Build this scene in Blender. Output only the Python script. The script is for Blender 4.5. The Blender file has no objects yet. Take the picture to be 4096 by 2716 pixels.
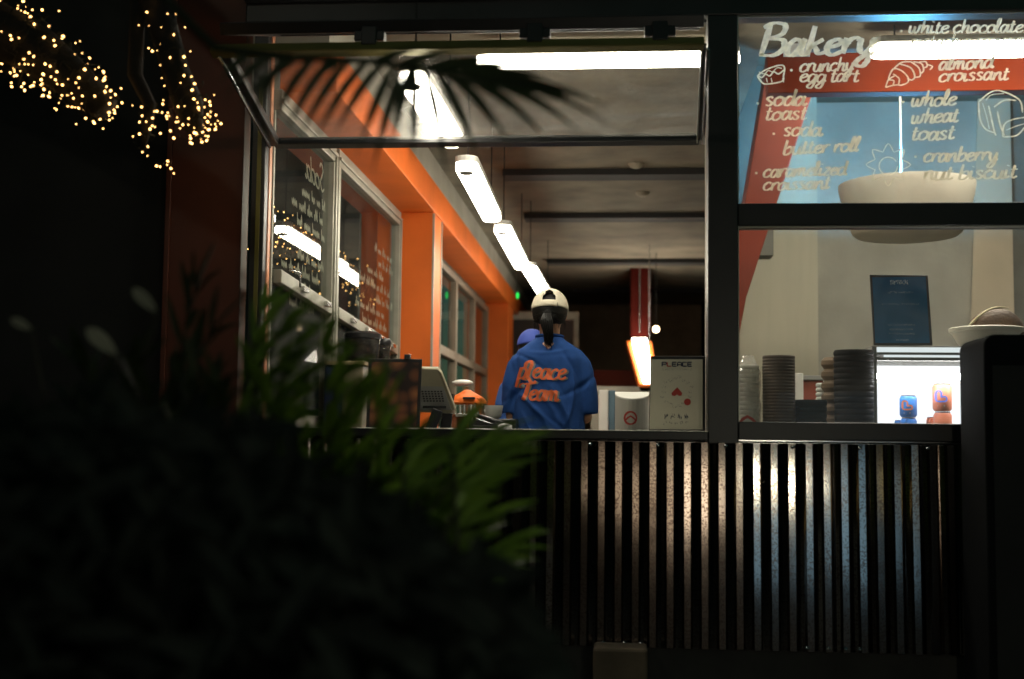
import bpy, bmesh, math, random
from mathutils import Vector, Matrix, noise
from mathutils.bvhtree import BVHTree
V = Vector
RND = random.Random(11)
S = bpy.context.scene
COL = S.collection

# ------------------------------------------------------------------ camera
F_PX, CX, CY = 5120.0, 2048.0, 1358.0          # the photograph is 4096 x 2716
CAM = V((0.0, -5.6, 1.10))
YAW, PITCH, ROLL = math.radians(4.97), math.radians(4.543), 0.0117
FWD = V((-math.sin(YAW) * math.cos(PITCH), math.cos(YAW) * math.cos(PITCH), math.sin(PITCH)))
R0 = V((math.cos(YAW), math.sin(YAW), 0)); U0 = R0.cross(FWD)
RIGHT = R0 * math.cos(ROLL) + U0 * math.sin(ROLL)
UP = U0 * math.cos(ROLL) - R0 * math.sin(ROLL)
cam = bpy.data.objects.new('camera', bpy.data.cameras.new('camera')); COL.objects.link(cam)
m = Matrix.Identity(4)
for i in range(3):
    m[i][0], m[i][1], m[i][2], m[i][3] = RIGHT[i], UP[i], -FWD[i], CAM[i]
cam.matrix_world = m
cam.data.lens = 45; cam.data.sensor_width = 36; cam.data.clip_end = 400
cam.data.dof.use_dof = True; cam.data.dof.focus_distance = 6.5; cam.data.dof.aperture_fstop = 1.6
S.camera = cam

def ray(px, py):
    return FWD + RIGHT * ((px - CX) / F_PX) - UP * ((py - CY) / F_PX)
def P(px, py, Y=0.0):                            # point of the photograph on the upright plane y = Y
    d = ray(px, py); return CAM + d * ((Y - CAM.y) / d.y)
def PXW(px, py, X):                              # ... on the plane x = X
    d = ray(px, py); return CAM + d * ((X - CAM.x) / d.x)

# ------------------------------------------------------------------ night sky, exposure
W = bpy.data.worlds.new('World'); S.world = W; W.use_nodes = True
nt = W.node_tree; bg = nt.nodes['Background']
sky = nt.nodes.new('ShaderNodeTexSky'); sky.sky_type = 'NISHITA'; sky.sun_disc = False
sky.sun_elevation = math.radians(18); sky.sun_rotation = math.radians(150)
tint = nt.nodes.new('ShaderNodeMix'); tint.data_type = 'RGBA'; tint.blend_type = 'MULTIPLY'; tint.inputs[0].default_value = 1.0
tint.inputs[7].default_value = (.38, .95, .72, 1)                 # city-night cast
nt.links.new(sky.outputs[0], tint.inputs[6]); nt.links.new(tint.outputs[2], bg.inputs[0]); bg.inputs[1].default_value = 0.014
S.view_settings.view_transform = 'Standard'; S.view_settings.look = 'None'
S.view_settings.exposure = 0.0; S.view_settings.gamma = 1.0
c = S.cycles
c.max_bounces = 8; c.diffuse_bounces = 4; c.glossy_bounces = 4; c.transmission_bounces = 6; c.transparent_max_bounces = 20
c.sample_clamp_indirect = 3.0; c.sample_clamp_direct = 0; c.use_denoising = True
c.caustics_reflective = False; c.caustics_refractive = False
EXP = 2.9                                         # brightness of the tube lamps

# ------------------------------------------------------------------ materials
MATS = {}
def mat(name, col, rough=0.5, metal=0.0, var=0.18, scale=6.0, bump=0.0, bscale=60.0, spec=0.5, sheen=0.0, streak=None):
    if name in MATS: return MATS[name]
    M = bpy.data.materials.new(name); M.use_nodes = True; t = M.node_tree; b = t.nodes['Principled BSDF']
    tc = t.nodes.new('ShaderNodeTexCoord')
    mp = t.nodes.new('ShaderNodeMapping')
    if streak: mp.inputs['Scale'].default_value = streak
    n = t.nodes.new('ShaderNodeTexNoise'); n.inputs['Scale'].default_value = scale; n.inputs['Detail'].default_value = 6
    r = t.nodes.new('ShaderNodeValToRGB')
    lo = [max(0, x * (1 - var)) for x in col]; hi = [min(1, x * (1 + var)) for x in col]
    r.color_ramp.elements[0].position = 0.3; r.color_ramp.elements[1].position = 0.7
    r.color_ramp.elements[0].color = (*lo, 1); r.color_ramp.elements[1].color = (*hi, 1)
    t.links.new(tc.outputs['Object'], mp.inputs[0]); t.links.new(mp.outputs[0], n.inputs['Vector'])
    t.links.new(n.outputs['Fac'], r.inputs[0]); t.links.new(r.outputs[0], b.inputs['Base Color'])
    b.inputs['Roughness'].default_value = rough; b.inputs['Metallic'].default_value = metal
    b.inputs['Specular IOR Level'].default_value = spec
    if sheen: b.inputs['Sheen Weight'].default_value = sheen
    if bump:
        n2 = t.nodes.new('ShaderNodeTexNoise'); n2.inputs['Scale'].default_value = bscale; n2.inputs['Detail'].default_value = 8
        bp = t.nodes.new('ShaderNodeBump'); bp.inputs['Strength'].default_value = bump; bp.inputs['Distance'].default_value = 0.01
        t.links.new(mp.outputs[0], n2.inputs['Vector']); t.links.new(n2.outputs['Fac'], bp.inputs['Height'])
        t.links.new(bp.outputs[0], b.inputs['Normal'])
    MATS[name] = M; return M
def emit(name, col, strength, sampling='AUTO'):
    if name in MATS: return MATS[name]
    M = bpy.data.materials.new(name); M.use_nodes = True; t = M.node_tree
    for n in list(t.nodes): t.nodes.remove(n)
    e = t.nodes.new('ShaderNodeEmission'); o = t.nodes.new('ShaderNodeOutputMaterial')
    e.inputs[0].default_value = (*col, 1); e.inputs[1].default_value = strength
    t.links.new(e.outputs[0], o.inputs[0])
    try: M.cycles.emission_sampling = sampling
    except Exception: pass
    MATS[name] = M; return M
def glass(name, refl=0.6, dirt=0.05, tint=(1, 1, 1), smear=3.0):
    """clear pane: see-through, mirrors at glancing angles, a film of wiped dirt"""
    if name in MATS: return MATS[name]
    M = bpy.data.materials.new(name); M.use_nodes = True; t = M.node_tree
    for n in list(t.nodes): t.nodes.remove(n)
    o = t.nodes.new('ShaderNodeOutputMaterial'); tr = t.nodes.new('ShaderNodeBsdfTransparent'); tr.inputs[0].default_value = (*tint, 1)
    gl = t.nodes.new('ShaderNodeBsdfGlossy'); gl.inputs['Roughness'].default_value = 0.01
    fr = t.nodes.new('ShaderNodeFresnel'); fr.inputs[0].default_value = 1.5
    g = t.nodes.new('ShaderNodeNewGeometry'); mx = t.nodes.new('ShaderNodeMixShader')
    mul = t.nodes.new('ShaderNodeMath'); mul.operation = 'MULTIPLY'; mul.inputs[1].default_value = refl
    sub = t.nodes.new('ShaderNodeMath'); sub.operation = 'SUBTRACT'; sub.inputs[0].default_value = 1.0
    m2 = t.nodes.new('ShaderNodeMath'); m2.operation = 'MULTIPLY'
    t.links.new(g.outputs['Backfacing'], sub.inputs[1]); t.links.new(fr.outputs[0], mul.inputs[0])
    t.links.new(mul.outputs[0], m2.inputs[0]); t.links.new(sub.outputs[0], m2.inputs[1])
    t.links.new(m2.outputs[0], mx.inputs[0]); t.links.new(tr.outputs[0], mx.inputs[1]); t.links.new(gl.outputs[0], mx.inputs[2])
    tl = t.nodes.new('ShaderNodeBsdfTranslucent'); tl.inputs[0].default_value = (.8, .8, .75, 1)
    df = t.nodes.new('ShaderNodeBsdfDiffuse'); df.inputs[0].default_value = (.8, .8, .75, 1)
    ad = t.nodes.new('ShaderNodeMixShader'); t.links.new(tl.outputs[0], ad.inputs[1]); t.links.new(df.outputs[0], ad.inputs[2])
    tc = t.nodes.new('ShaderNodeTexCoord'); n = t.nodes.new('ShaderNodeTexNoise'); n.inputs['Scale'].default_value = smear; n.inputs['Detail'].default_value = 5
    n.inputs['Distortion'].default_value = 1.6
    rp = t.nodes.new('ShaderNodeMapRange'); rp.inputs[1].default_value = .35; rp.inputs[2].default_value = .75
    rp.inputs[3].default_value = dirt * .25; rp.inputs[4].default_value = dirt
    mx2 = t.nodes.new('ShaderNodeMixShader'); t.links.new(tc.outputs['Object'], n.inputs[0]); t.links.new(n.outputs[0], rp.inputs[0])
    t.links.new(rp.outputs[0], mx2.inputs[0]); t.links.new(mx.outputs[0], mx2.inputs[1]); t.links.new(ad.outputs[0], mx2.inputs[2])
    t.links.new(mx2.outputs[0], o.inputs[0])
    MATS[name] = M; return M
def translucent(name, col, amount=0.5, rough=.5, var=.3, scale=5):
    if name in MATS: return MATS[name]
    M = mat(name, col, rough, var=var, scale=scale); t = M.node_tree
    b = t.nodes['Principled BSDF']; o = t.nodes['Material Output']
    tl = t.nodes.new('ShaderNodeBsdfTranslucent'); mx = t.nodes.new('ShaderNodeMixShader'); mx.inputs[0].default_value = amount
    src = b.inputs['Base Color'].links[0].from_socket
    t.links.new(src, tl.inputs[0]); t.links.new(b.outputs[0], mx.inputs[1]); t.links.new(tl.outputs[0], mx.inputs[2]); t.links.new(mx.outputs[0], o.inputs[0])
    return M

m_black = mat('black painted steel', (.012, .012, .013), .38, 0, .3, 4, .05, 120)
m_blackmat = mat('matt black', (.012, .012, .012), .8, 0, .3, 4)
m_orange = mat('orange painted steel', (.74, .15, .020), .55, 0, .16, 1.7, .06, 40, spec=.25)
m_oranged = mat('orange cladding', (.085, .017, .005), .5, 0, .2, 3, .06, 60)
m_conc = mat('concrete wall', (.36, .34, .28), .85, 0, .16, 2.2, .25, 25)
m_concd = mat('dark concrete', (.15, .145, .12), .85, 0, .25, 2.5, .25, 25)
m_ceil = mat('stained ceiling', (.140, .122, .086), .9, 0, .35, 2.6, .3, 18)
m_alu = mat('aluminium frame', (.34, .33, .27), .45, .3, .14, 9)
m_white = mat('white plastic', (.80, .79, .74), .4, 0, .04, 5)
m_grey = mat('grey plastic', (.32, .32, .30), .5, 0, .08, 5)
m_steel = mat('polished steel', (.6, .6, .6), .22, 1, .06, 20)
m_red = mat('red painted column', (.17, .030, .016), .6, 0, .12, 4, spec=.2)
m_tube = emit('tube light', (1.0, .93, .76), 11 * EXP)
m_bulb = emit('fairy bulb', (1.0, .52, .16), 8)

# ------------------------------------------------------------------ object helpers
def tag(o, label=None, cat=None, group=None, kind=None):
    if label: o['label'] = label
    if cat: o['category'] = cat
    if group: o['group'] = group
    if kind: o['kind'] = kind
    return o
def thing(name, label, cat, loc=(0, 0, 0), group=None):
    o = bpy.data.objects.new(name, None); COL.objects.link(o); o.location = loc; o.empty_display_size = .1
    o['_loc'] = tuple(loc)
    return tag(o, label, cat, group)
def world_loc(o):
    return V(o['_loc']) if o is not None and '_loc' in o else V((0, 0, 0))
def attach(o, parent):
    if parent is not None:
        o.parent = parent; o.matrix_parent_inverse = Matrix.Translation(-world_loc(parent))
def link_copy(o, parent, **k):
    d = o.copy(); COL.objects.link(d)
    if parent is not None: d.parent = parent
    return d
def dup(root, offset, label=None, group=None):
    r = root.copy(); COL.objects.link(r); r.location = V(root.location) + V(offset)
    if label: r['label'] = label
    if group: r['group'] = group
    for ch in [x for x in COL.objects if x.parent == root]:
        d = ch.copy(); COL.objects.link(d); d.parent = r
        for g in [x for x in COL.objects if x.parent == ch]:
            e = g.copy(); COL.objects.link(e); e.parent = d
    return r

class MB:
    def __init__(s): s.bm = bmesh.new()
    def box(s, x0, x1, y0, y1, z0, z1, M=None):
        vs = [s.bm.verts.new((x, y, z)) for x in (x0, x1) for y in (y0, y1) for z in (z0, z1)]
        for f in ((0, 1, 3, 2), (4, 6, 7, 5), (0, 4, 5, 1), (2, 3, 7, 6), (0, 2, 6, 4), (1, 5, 7, 3)): s.bm.faces.new([vs[i] for i in f])
        if M is not None:
            for v in vs: v.co = M @ v.co
        return s
    def hexa(s, a, b):                                   # two quads of points, joined
        va = [s.bm.verts.new(p) for p in a]; vb = [s.bm.verts.new(p) for p in b]; n = len(a)
        s.bm.faces.new(va[::-1]); s.bm.faces.new(vb)
        for i in range(n): s.bm.faces.new((va[i], va[(i + 1) % n], vb[(i + 1) % n], vb[i]))
        return s
    def bar(s, p0, p1, w, h, upv=(0, 0, 1)):             # rectangular bar between two points
        p0, p1 = V(p0), V(p1); d = (p1 - p0).normalized(); sd = d.cross(V(upv)).normalized(); u = sd.cross(d)
        q = lambda p: [p + sd * a * w / 2 + u * b * h / 2 for a, b in ((-1, -1), (1, -1), (1, 1), (-1, 1))]
        return s.hexa(q(p0), q(p1))
    def tube(s, pts, r, seg=8, caps=True):
        pts = [V(p) for p in pts]; n = len(pts); rs = r if isinstance(r, (list, tuple)) else [r] * n
        rings = []; ref = V((0.31, 0.17, 0.93))
        for i, p in enumerate(pts):
            d = (pts[min(i + 1, n - 1)] - pts[max(i - 1, 0)]).normalized()
            if abs(d.dot(ref)) > .95: ref = V((1, 0, 0))
            a = d.cross(ref).normalized(); b = d.cross(a)
            rings.append([s.bm.verts.new(p + (a * math.cos(t) + b * math.sin(t)) * rs[i]) for t in [2 * math.pi * k / seg for k in range(seg)]])
        for i in range(n - 1):
            for k in range(seg): s.bm.faces.new((rings[i][k], rings[i][(k + 1) % seg], rings[i + 1][(k + 1) % seg], rings[i + 1][k]))
        if caps:
            s.bm.faces.new(rings[0][::-1]); s.bm.faces.new(rings[-1])
        return s
    def lathe(s, prof, c=(0, 0, 0), seg=32, M=None, sx=1, sy=1):
        c = V(c); rings = []
        for r, z in prof:
            if r < 1e-6: rings.append([s.bm.verts.new(V((0, 0, z)))])
            else: rings.append([s.bm.verts.new(V((r * sx * math.cos(2 * math.pi * k / seg), r * sy * math.sin(2 * math.pi * k / seg), z))) for k in range(seg)])
        for A, B in zip(rings, rings[1:]):
            for k in range(seg):
                k2 = (k + 1) % seg
                if len(A) == 1 and len(B) == 1: continue
                if len(A) == 1: s.bm.faces.new((A[0], B[k2], B[k]))
                elif len(B) == 1: s.bm.faces.new((A[k], A[k2], B[0]))
                else: s.bm.faces.new((A[k], A[k2], B[k2], B[k]))
        for R_ in rings:
            for v in R_: v.co = (M @ v.co if M is not None else v.co) + c
        return s
    def ball(s, c, r, sc=(1, 1, 1), seg=16, M=None):
        n = seg // 2
        return s.lathe([(r * math.sin(math.pi * i / n), -r * math.cos(math.pi * i / n)) for i in range(n + 1)], c, seg,
                       (M if M is not None else Matrix.Identity(3)) @ Matrix.Diagonal(sc))
    def prism(s, pts, y0, y1):                           # outline in (x,z), pushed along y
        return s.hexa([V((x, y0, z)) for x, z in pts], [V((x, y1, z)) for x, z in pts])
    def build(s, name, material, parent=None, smooth=False, bevel=0, auto=None):
        bmesh.ops.recalc_face_normals(s.bm, faces=s.bm.faces)
        me = bpy.data.meshes.new(name); s.bm.to_mesh(me); s.bm.free()
        o = bpy.data.objects.new(name, me); COL.objects.link(o); me.materials.append(material)
        if smooth:
            for p in me.polygons: p.use_smooth = True
            if auto:
                try: me.set_sharp_from_angle(angle=math.radians(auto))
                except Exception: pass
        if bevel:
            b = o.modifiers.new('bevel', 'BEVEL'); b.width = bevel; b.segments = 2; b.limit_method = 'ANGLE'; b.harden_normals = False
        attach(o, parent); return o
def raw(name, verts, faces, material, parent=None, smooth=False):
    me = bpy.data.meshes.new(name); me.from_pydata([tuple(v) for v in verts], [], faces); me.update()
    o = bpy.data.objects.new(name, me); COL.objects.link(o); me.materials.append(material)
    if smooth:
        for p in me.polygons: p.use_smooth = True
    attach(o, parent); return o

# ------------------------------------------------------------------ brush script lettering
G = {
'a': (.97, [[(.66, .82), (.38, 1), (.08, .6), (.12, .1), (.38, 0), (.64, .4), (.76, .95)], [(.82, 1.05), (.74, .3), (.90, 0), (1.14, .25)]]),
'b': (.92, [[(.2, 1.8), (.12, .6), (.15, .05), (.5, 0), (.85, .45), (.65, .95), (.2, .7)]]),
'c': (.82, [[(.75, .8), (.5, 1), (.1, .65), (.12, .15), (.45, 0), (.85, .25)]]),
'd': (.97, [[(.75, .85), (.4, 1), (.08, .6), (.12, .1), (.42, 0), (.75, .5), (.88, 1.8)], [(.88, 1.8), (.78, .3), (.92, 0), (1.1, .2)]]),
'e': (.82, [[(.1, .45), (.5, .6), (.72, .8), (.5, 1), (.15, .75), (.1, .25), (.4, 0), (.85, .25)]]),
'g': (.92, [[(.75, .85), (.4, 1), (.08, .6), (.15, .1), (.45, .05), (.75, .5), (.84, 1)], [(.84, 1), (.75, -.2), (.5, -.75), (.1, -.6), (.3, -.25), (1.02, .2)]]),
'h': (.97, [[(.2, 1.8), (.12, 0)], [(.12, .3), (.4, .9), (.68, .95), (.7, .5), (.7, .1), (.85, 0), (1.07, .2)]]),
'i': (.5, [[(.15, 1), (.12, .3), (.22, 0), (.52, .2)], [(.2, 1.4), (.21, 1.5)]]),
'k': (.92, [[(.2, 1.8), (.12, 0)], [(.75, .95), (.15, .45), (.4, .45), (.65, .05), (.98, .15)]]),
'l': (.5, [[(.08, .4), (.35, 1.3), (.3, 1.8), (.15, 1.5), (.12, .4), (.22, 0), (.52, .2)]]),
'm': (1.4, [[(.12, 1), (.1, 0)], [(.1, .4), (.35, .95), (.55, .9), (.55, 0)], [(.55, .4), (.8, .95), (1.02, .9), (1.04, .4), (1.14, 0), (1.42, .2)]]),
'n': (.97, [[(.12, 1), (.1, 0)], [(.1, .4), (.4, .95), (.66, .95), (.68, .4), (.8, 0), (1.04, .2)]]),
'o': (.92, [[(.45, 1), (.1, .7), (.12, .15), (.45, 0), (.8, .35), (.75, .85), (.45, 1), (.62, .85), (.97, .85)]]),
'p': (.92, [[(.15, 1), (.1, -.8)], [(.12, .5), (.4, .98), (.8, .75), (.75, .2), (.45, 0), (.15, .2)]]),
'r': (.72, [[(.12, 1), (.1, 0)], [(.1, .4), (.35, .9), (.62, 1), (.74, .85)]]),
's': (.78, [[(.65, .85), (.4, 1), (.15, .8), (.35, .55), (.62, .3), (.45, .02), (.1, .1)]]),
't': (.66, [[(.32, 1.5), (.22, .3), (.35, 0), (.68, .2)], [(.02, 1), (.62, 1.02)]]),
'u': (.97, [[(.12, 1), (.1, .3), (.3, 0), (.6, .2), (.78, 1)], [(.78, 1), (.74, .25), (.88, 0), (1.08, .2)]]),
'w': (1.3, [[(.12, 1), (.1, .3), (.28, 0), (.5, .2), (.62, .9)], [(.62, .9), (.6, .3), (.78, 0), (1.02, .3), (1.12, 1), (1.3, .9)]]),
'y': (.95, [[(.12, 1), (.12, .4), (.3, .05), (.6, .25), (.8, 1)], [(.8, 1), (.7, -.2), (.45, -.8), (.08, -.65), (.3, -.25), (1.0, .2)]]),
'z': (.8, [[(.12, .95), (.66, .98), (.12, .05), (.8, .08)]]),
'B': (1.35, [[(.35, 2), (.2, 0)], [(.05, 1.75), (.5, 2.05), (1.05, 1.9), (1.0, 1.35), (.4, 1.05)], [(.4, 1.05), (1.1, .95), (1.2, .4), (.8, 0), (.1, .02)]]),
'L': (1.05, [[(.12, 1.30), (.2, 1.75), (.62, 1.98), (.80, 1.65), (.6, .85), (.42, .15), (.15, -.12), (.1, .12), (.5, .08), (.85, -.42), (1.2, -.55), (1.38, -.35)]]),
'T': (1.05, [[(.0, 1.35), (.1, 1.75), (.6, 1.8), (1.15, 1.95)], [(.62, 1.8), (.5, .8), (.3, 0)]]),
'S': (1.1, [[(.95, 1.65), (.6, 2), (.2, 1.6), (.5, 1.1), (.85, .6), (.55, 0), (.05, .25)]]),
' ': (.5, []),
'.': (.3, [[(.1, .45), (.12, .52)]]),
}
def spline(pts, n=6):
    if len(pts) == 2:
        return [tuple(pts[0][j] + (pts[1][j] - pts[0][j]) * i / 3 for j in range(2)) for i in range(4)]
    out = []
    for i in range(len(pts) - 1):
        p0, p1, p2, p3 = pts[max(i - 1, 0)], pts[i], pts[i + 1], pts[min(i + 2, len(pts) - 1)]
        for k in range(n):
            t = k / n
            out.append(tuple(.5 * ((2 * p1[j]) + (-p0[j] + p2[j]) * t + (2 * p0[j] - 5 * p1[j] + 4 * p2[j] - p3[j]) * t * t
                                   + (-p0[j] + 3 * p1[j] - 3 * p2[j] + p3[j]) * t ** 3) for j in range(2)))
    out.append(tuple(pts[-1])); return out
class Ink:
    """ribbons of paint in a flat 2-D frame; fn maps (u,v) to the surface"""
    def __init__(s): s.v = []; s.f = []
    def stroke(s, pts, w, fn, thin=.45):
        n = len(pts); b = len(s.v)
        for i, p in enumerate(pts):
            a, c_ = pts[max(i - 1, 0)], pts[min(i + 1, n - 1)]
            dx, dy = c_[0] - a[0], c_[1] - a[1]; L = math.hypot(dx, dy) or 1e-6; dx /= L; dy /= L
            ww = w * (thin + (1 - thin) * abs(dy)) / 2 * (.75 if i in (0, n - 1) else 1) * RND.uniform(.86, 1.12)
            s.v.append(fn(p[0] - dy * ww, p[1] + dx * ww)); s.v.append(fn(p[0] + dy * ww, p[1] - dx * ww))
        for i in range(n - 1): s.f.append((b + 2 * i, b + 2 * i + 1, b + 2 * i + 3, b + 2 * i + 2))
    def poly(s, pts, fn):
        b = len(s.v); s.v += [fn(*p) for p in pts]; s.f.append(tuple(range(b, b + len(pts))))
    def text(s, txt, x0, y0, x1, y1, h, w, fn, shear=.22, mirror=False):
        """baseline from (x0,y0) to (x1,y1), y down; h the height of a small letter"""
        adv = sum(G[ch][0] for ch in txt); L = math.hypot(x1 - x0, y1 - y0); k = L / adv
        ex = ((x1 - x0) / L, (y1 - y0) / L); x = 0
        for ch in txt:
            jit = RND.uniform(-.05, .05)
            for st in G[ch][1]:
                q = [(x0 + ex[0] * k * (x + gx) + shear * h * gy, y0 + ex[1] * k * (x + gx) - h * (gy + jit)) for gx, gy in spline(st)]
                s.stroke(q, w, fn)
            x += G[ch][0]
    def build(s, name, material, parent): return raw(name, s.v, s.f, material, parent)

# ================================================================== SETTING
m_ground = mat('asphalt', (.03, .03, .028), .9, 0, .35, 3, .4, 60, spec=.1)
raw('ground', [(-90, -90, 0), (90, -90, 0), (90, 90, 0), (-90, 90, 0)], [(0, 1, 2, 3)], m_ground)['kind'] = 'structure'
mb = MB(); mb.box(-5, 6, -1.1, -.06, -.1, .06); tag(mb.build('pavement', mat('paving', (.04, .038, .034), .9, 0, .3, 4, .4, 40, spec=.1), None, bevel=.01), kind='structure')

# ------------------------------------------------------------------ the cafe building
XL, XR = P(1056, 1100).x, P(2830, 1100).x          # serving hatch
XP = P(2950, 1000).x                               # right edge of the pillar
ZS = P(2200, 1722).z                               # sill
ZH = P(2300, 78).z                                 # head of both openings
ZM0, ZM1 = P(3500, 905).z, P(3500, 814).z          # crossbar of the right-hand window
ZB = P(3500, 1692).z
XE = 2.35                                          # right end of the building
XW = -1.60                                         # inner face of the left wall
FLOOR = .25; CEIL = 3.15
print('opening', XL, XR, XP, 'sill', ZS, 'head', ZH, 'bar', ZM0, ZM1, ZB)

cafe = thing('cafe_building', 'black steel framed cafe kiosk with orange panels and a lit serving hatch', 'building')
# floor and ceiling of the inside
mb = MB(); mb.box(-1.75, 4.5, .12, 16, FLOOR - .2, FLOOR); mb.build('floor', mat('tiles', (.12, .11, .10), .4, 0, .2, 4), cafe)
mb = MB(); mb.box(-1.75, .72, .12, 16, CEIL, CEIL + .15); mb.box(.72, 1.15, 4.21, 16, CEIL, CEIL + .15); mb.box(.72, 4.5, .12, 1.08, CEIL, CEIL + .15)
mb.box(.72, 4.5, 1.08, 16, 3.66, 3.8); mb.box(1.10, 1.149, 4.21, 16, CEIL + .151, 3.655)
ceil = mb.build('ceiling', m_ceil, cafe)
zs = CEIL - .03
for k, (px, py) in enumerate(((2015, 703), (2100, 873), (2190, 1050), (2295, 1165))):
    a = P(px, py, 0); t = (zs - CAM.z) / (a.z - CAM.z); q = CAM + (a - CAM) * t
    mb = MB(); mb.box(q.x, .70 if q.y < 4.3 else 1.14, q.y - .11, q.y + .11, CEIL - .05, CEIL - .001); mb.build('ceiling_channel', m_blackmat, ceil)
# outer walls
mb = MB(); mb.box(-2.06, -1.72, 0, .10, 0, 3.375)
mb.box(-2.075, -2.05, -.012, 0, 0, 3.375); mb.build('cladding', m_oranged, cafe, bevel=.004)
mb = MB(); mb.box(-3.4, -2.061, .06, .16, 0, 3.375); mb.build('dark_backing', m_blackmat, cafe)  # black sheet added for the darkness left of the cladding
mb = MB(); mb.box(-3.4, XE, -.02, .14, 3.38, 3.75); mb.box(-1.72, XE, -.03, .10, ZH, 3.38); mb.box(-1.72, XE, -.075, -.03, ZH + .09, ZH + .13)
mb.build('fascia', m_black, cafe, bevel=.006)
# steel frame of the front
for nm, bx_ in (('frame_jamb', (P(1000, 1100).x, XL, -.03, .03, ZS - .05, ZH)), ('pillar', (XR, XP, -.03, .12, ZS - .05, ZH)), ('crossbar', (XP, XE, -.02, .10, ZM0, ZM1)),
                ('bottom_rail', (XP, XE, -.02, .12, 1.1175, ZB)), ('end_post', (XE, XE + .12, -.08, .12, .06, ZH))):
    MB().box(*bx_).build(nm, m_black, cafe, bevel=.005)
mb = MB(); mb.box(XL - .03, XL + .004, .031, .07, ZS, ZH - .02)
mb.build('jamb_lining', mat('salmon lining', (.70, .30, .17), .4, 0, .06), cafe)
mb = MB(); mb.box(XL, XR, -.045, .13, ZS - .035, ZS); sill_o = mb.build('sill', m_black, cafe, bevel=.003)
mb = MB(); mb.box(XL, XR, -.047, .13, ZS + .0005, ZS + .005); mb.build('nosing', mat('pale steel edge', (.75, .72, .64), .4, .2, .1), sill_o, bevel=.0022)  # bright gleam along the sill put into the nosing's pale colour
mb = MB(); mb.box(-1.72, XE, -.03, .10, 1.106, ZS - .036); mb.build('sill_rail', m_black, cafe, bevel=.004)

# corrugated apron under the hatch
def corrugated():
    M = bpy.data.materials.new('galvanised sheet'); M.use_nodes = True; t = M.node_tree; b = t.nodes['Principled BSDF']
    tc = t.nodes.new('ShaderNodeTexCoord')
    n = t.nodes.new('ShaderNodeTexNoise'); n.inputs['Scale'].default_value = 125; n.inputs['Detail'].default_value = 4
    n3 = t.nodes.new('ShaderNodeTexNoise'); n3.inputs['Scale'].default_value = 5
    ad = t.nodes.new('ShaderNodeMath'); ad.operation = 'ADD'; sc = t.nodes.new('ShaderNodeMath'); sc.operation = 'MULTIPLY'; sc.inputs[1].default_value = .35
    r = t.nodes.new('ShaderNodeValToRGB'); e = r.color_ramp.elements
    e[0].position = .60; e[0].color = (.17, .14, .12, 1); e[1].position = .69; e[1].color = (.33, .31, .285, 1)
    t.links.new(tc.outputs['Object'], n.inputs[0]); t.links.new(tc.outputs['Object'], n3.inputs[0]); t.links.new(n3.outputs[0], sc.inputs[0])
    t.links.new(n.outputs[0], ad.inputs[0]); t.links.new(sc.outputs[0], ad.inputs[1])
    t.links.new(ad.outputs[0], r.inputs[0]); t.links.new(r.outputs[0], b.inputs['Base Color'])
    b.inputs['Metallic'].default_value = 1.0; b.inputs['Roughness'].default_value = .24
    rr = t.nodes.new('ShaderNodeMapRange'); rr.inputs[1].default_value = .5; rr.inputs[2].default_value = .62; rr.inputs[3].default_value = .18; rr.inputs[4].default_value = .10
    t.links.new(ad.outputs[0], rr.inputs[0]); t.links.new(rr.outputs[0], b.inputs['Roughness'])
    return M
verts, faces = [], []
x = -1.72; z0, z1 = .235, 1.104; NZ = 9; cols = []
RG = random.Random(5)
while x < XE:
    j = RG.gauss(0, .00014); d = .017 + RG.uniform(-.001, .001)
    cols += [(x, 0 + j), (x + .027, 0 - j), (x + .0365, d * .8), (x + .044, d), (x + .0495, d * 1.12), (x + .055, d), (x + .064, d * .8)]
    x += .0735
tw = {}
for ci, (cx_, dy) in enumerate(cols):
    for k in range(NZ):
        z = z0 + (z1 - z0) * k / (NZ - 1)
        w = (ci // 7)
        yy = -.064 + .030 * (z - z0) / (z1 - z0) + dy + .0030 * noise.noise(V((w * .9, z * 1.7, 3)))
        verts.append((cx_, yy, z))
for ci in range(len(cols) - 1):
    for k in range(NZ - 1):
        a = ci * NZ + k; faces.append((a, a + NZ, a + NZ + 1, a + 1))
apron = raw('corrugated_panel', verts, faces, corrugated(), cafe)
for px in (2362, 2632, 2905, 3172, 3440, 3712):
    mb = MB(); q = P(px, 1763, -.05); mb.lathe([(0, .006), (.004, .0055), (.007, .002), (.009, 0), (.009, -.001)], (q.x, -.047, 1.090), 10, Matrix.Rotation(math.radians(90), 3, 'X')); mb.build('panel_screw', m_steel, apron, smooth=True)
for px in (2412, 2497, 2562, 3230, 3315, 3385, 3440):
    mb = MB(); q = P(px, 2562, -.07); mb.lathe([(0, .006), (.004, .0055), (.007, .002), (.009, 0)], (q.x, -.066, .250), 10, Matrix.Rotation(math.radians(90), 3, 'X'))
    mb.build('panel_screw', m_steel, apron, smooth=True)
mb = MB(); mb.box(-1.72, XE, -.04, .08, .06, .232); mb.build('plinth', mat('plinth', (.035, .034, .03), .8, 0, .3), cafe)
mb = MB(); mb.box(-1.72, XE, .02, .1, .232, 1.10); mb.build('front_wall', m_blackmat, cafe)

# panes of the right-hand window, with hand-painted menu
pane = MB().box(XP + .004, XE - .004, .0, .006, ZM1 + .002, ZH - .002).build('window_pane', glass('shop window glass', .22, .03, smear=2.5), cafe)
MB().box(XP + .004, XE - .004, .0, .006, ZB + .002, ZM0 - .002).build('window_pane', MATS['shop window glass'], cafe)
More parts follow.
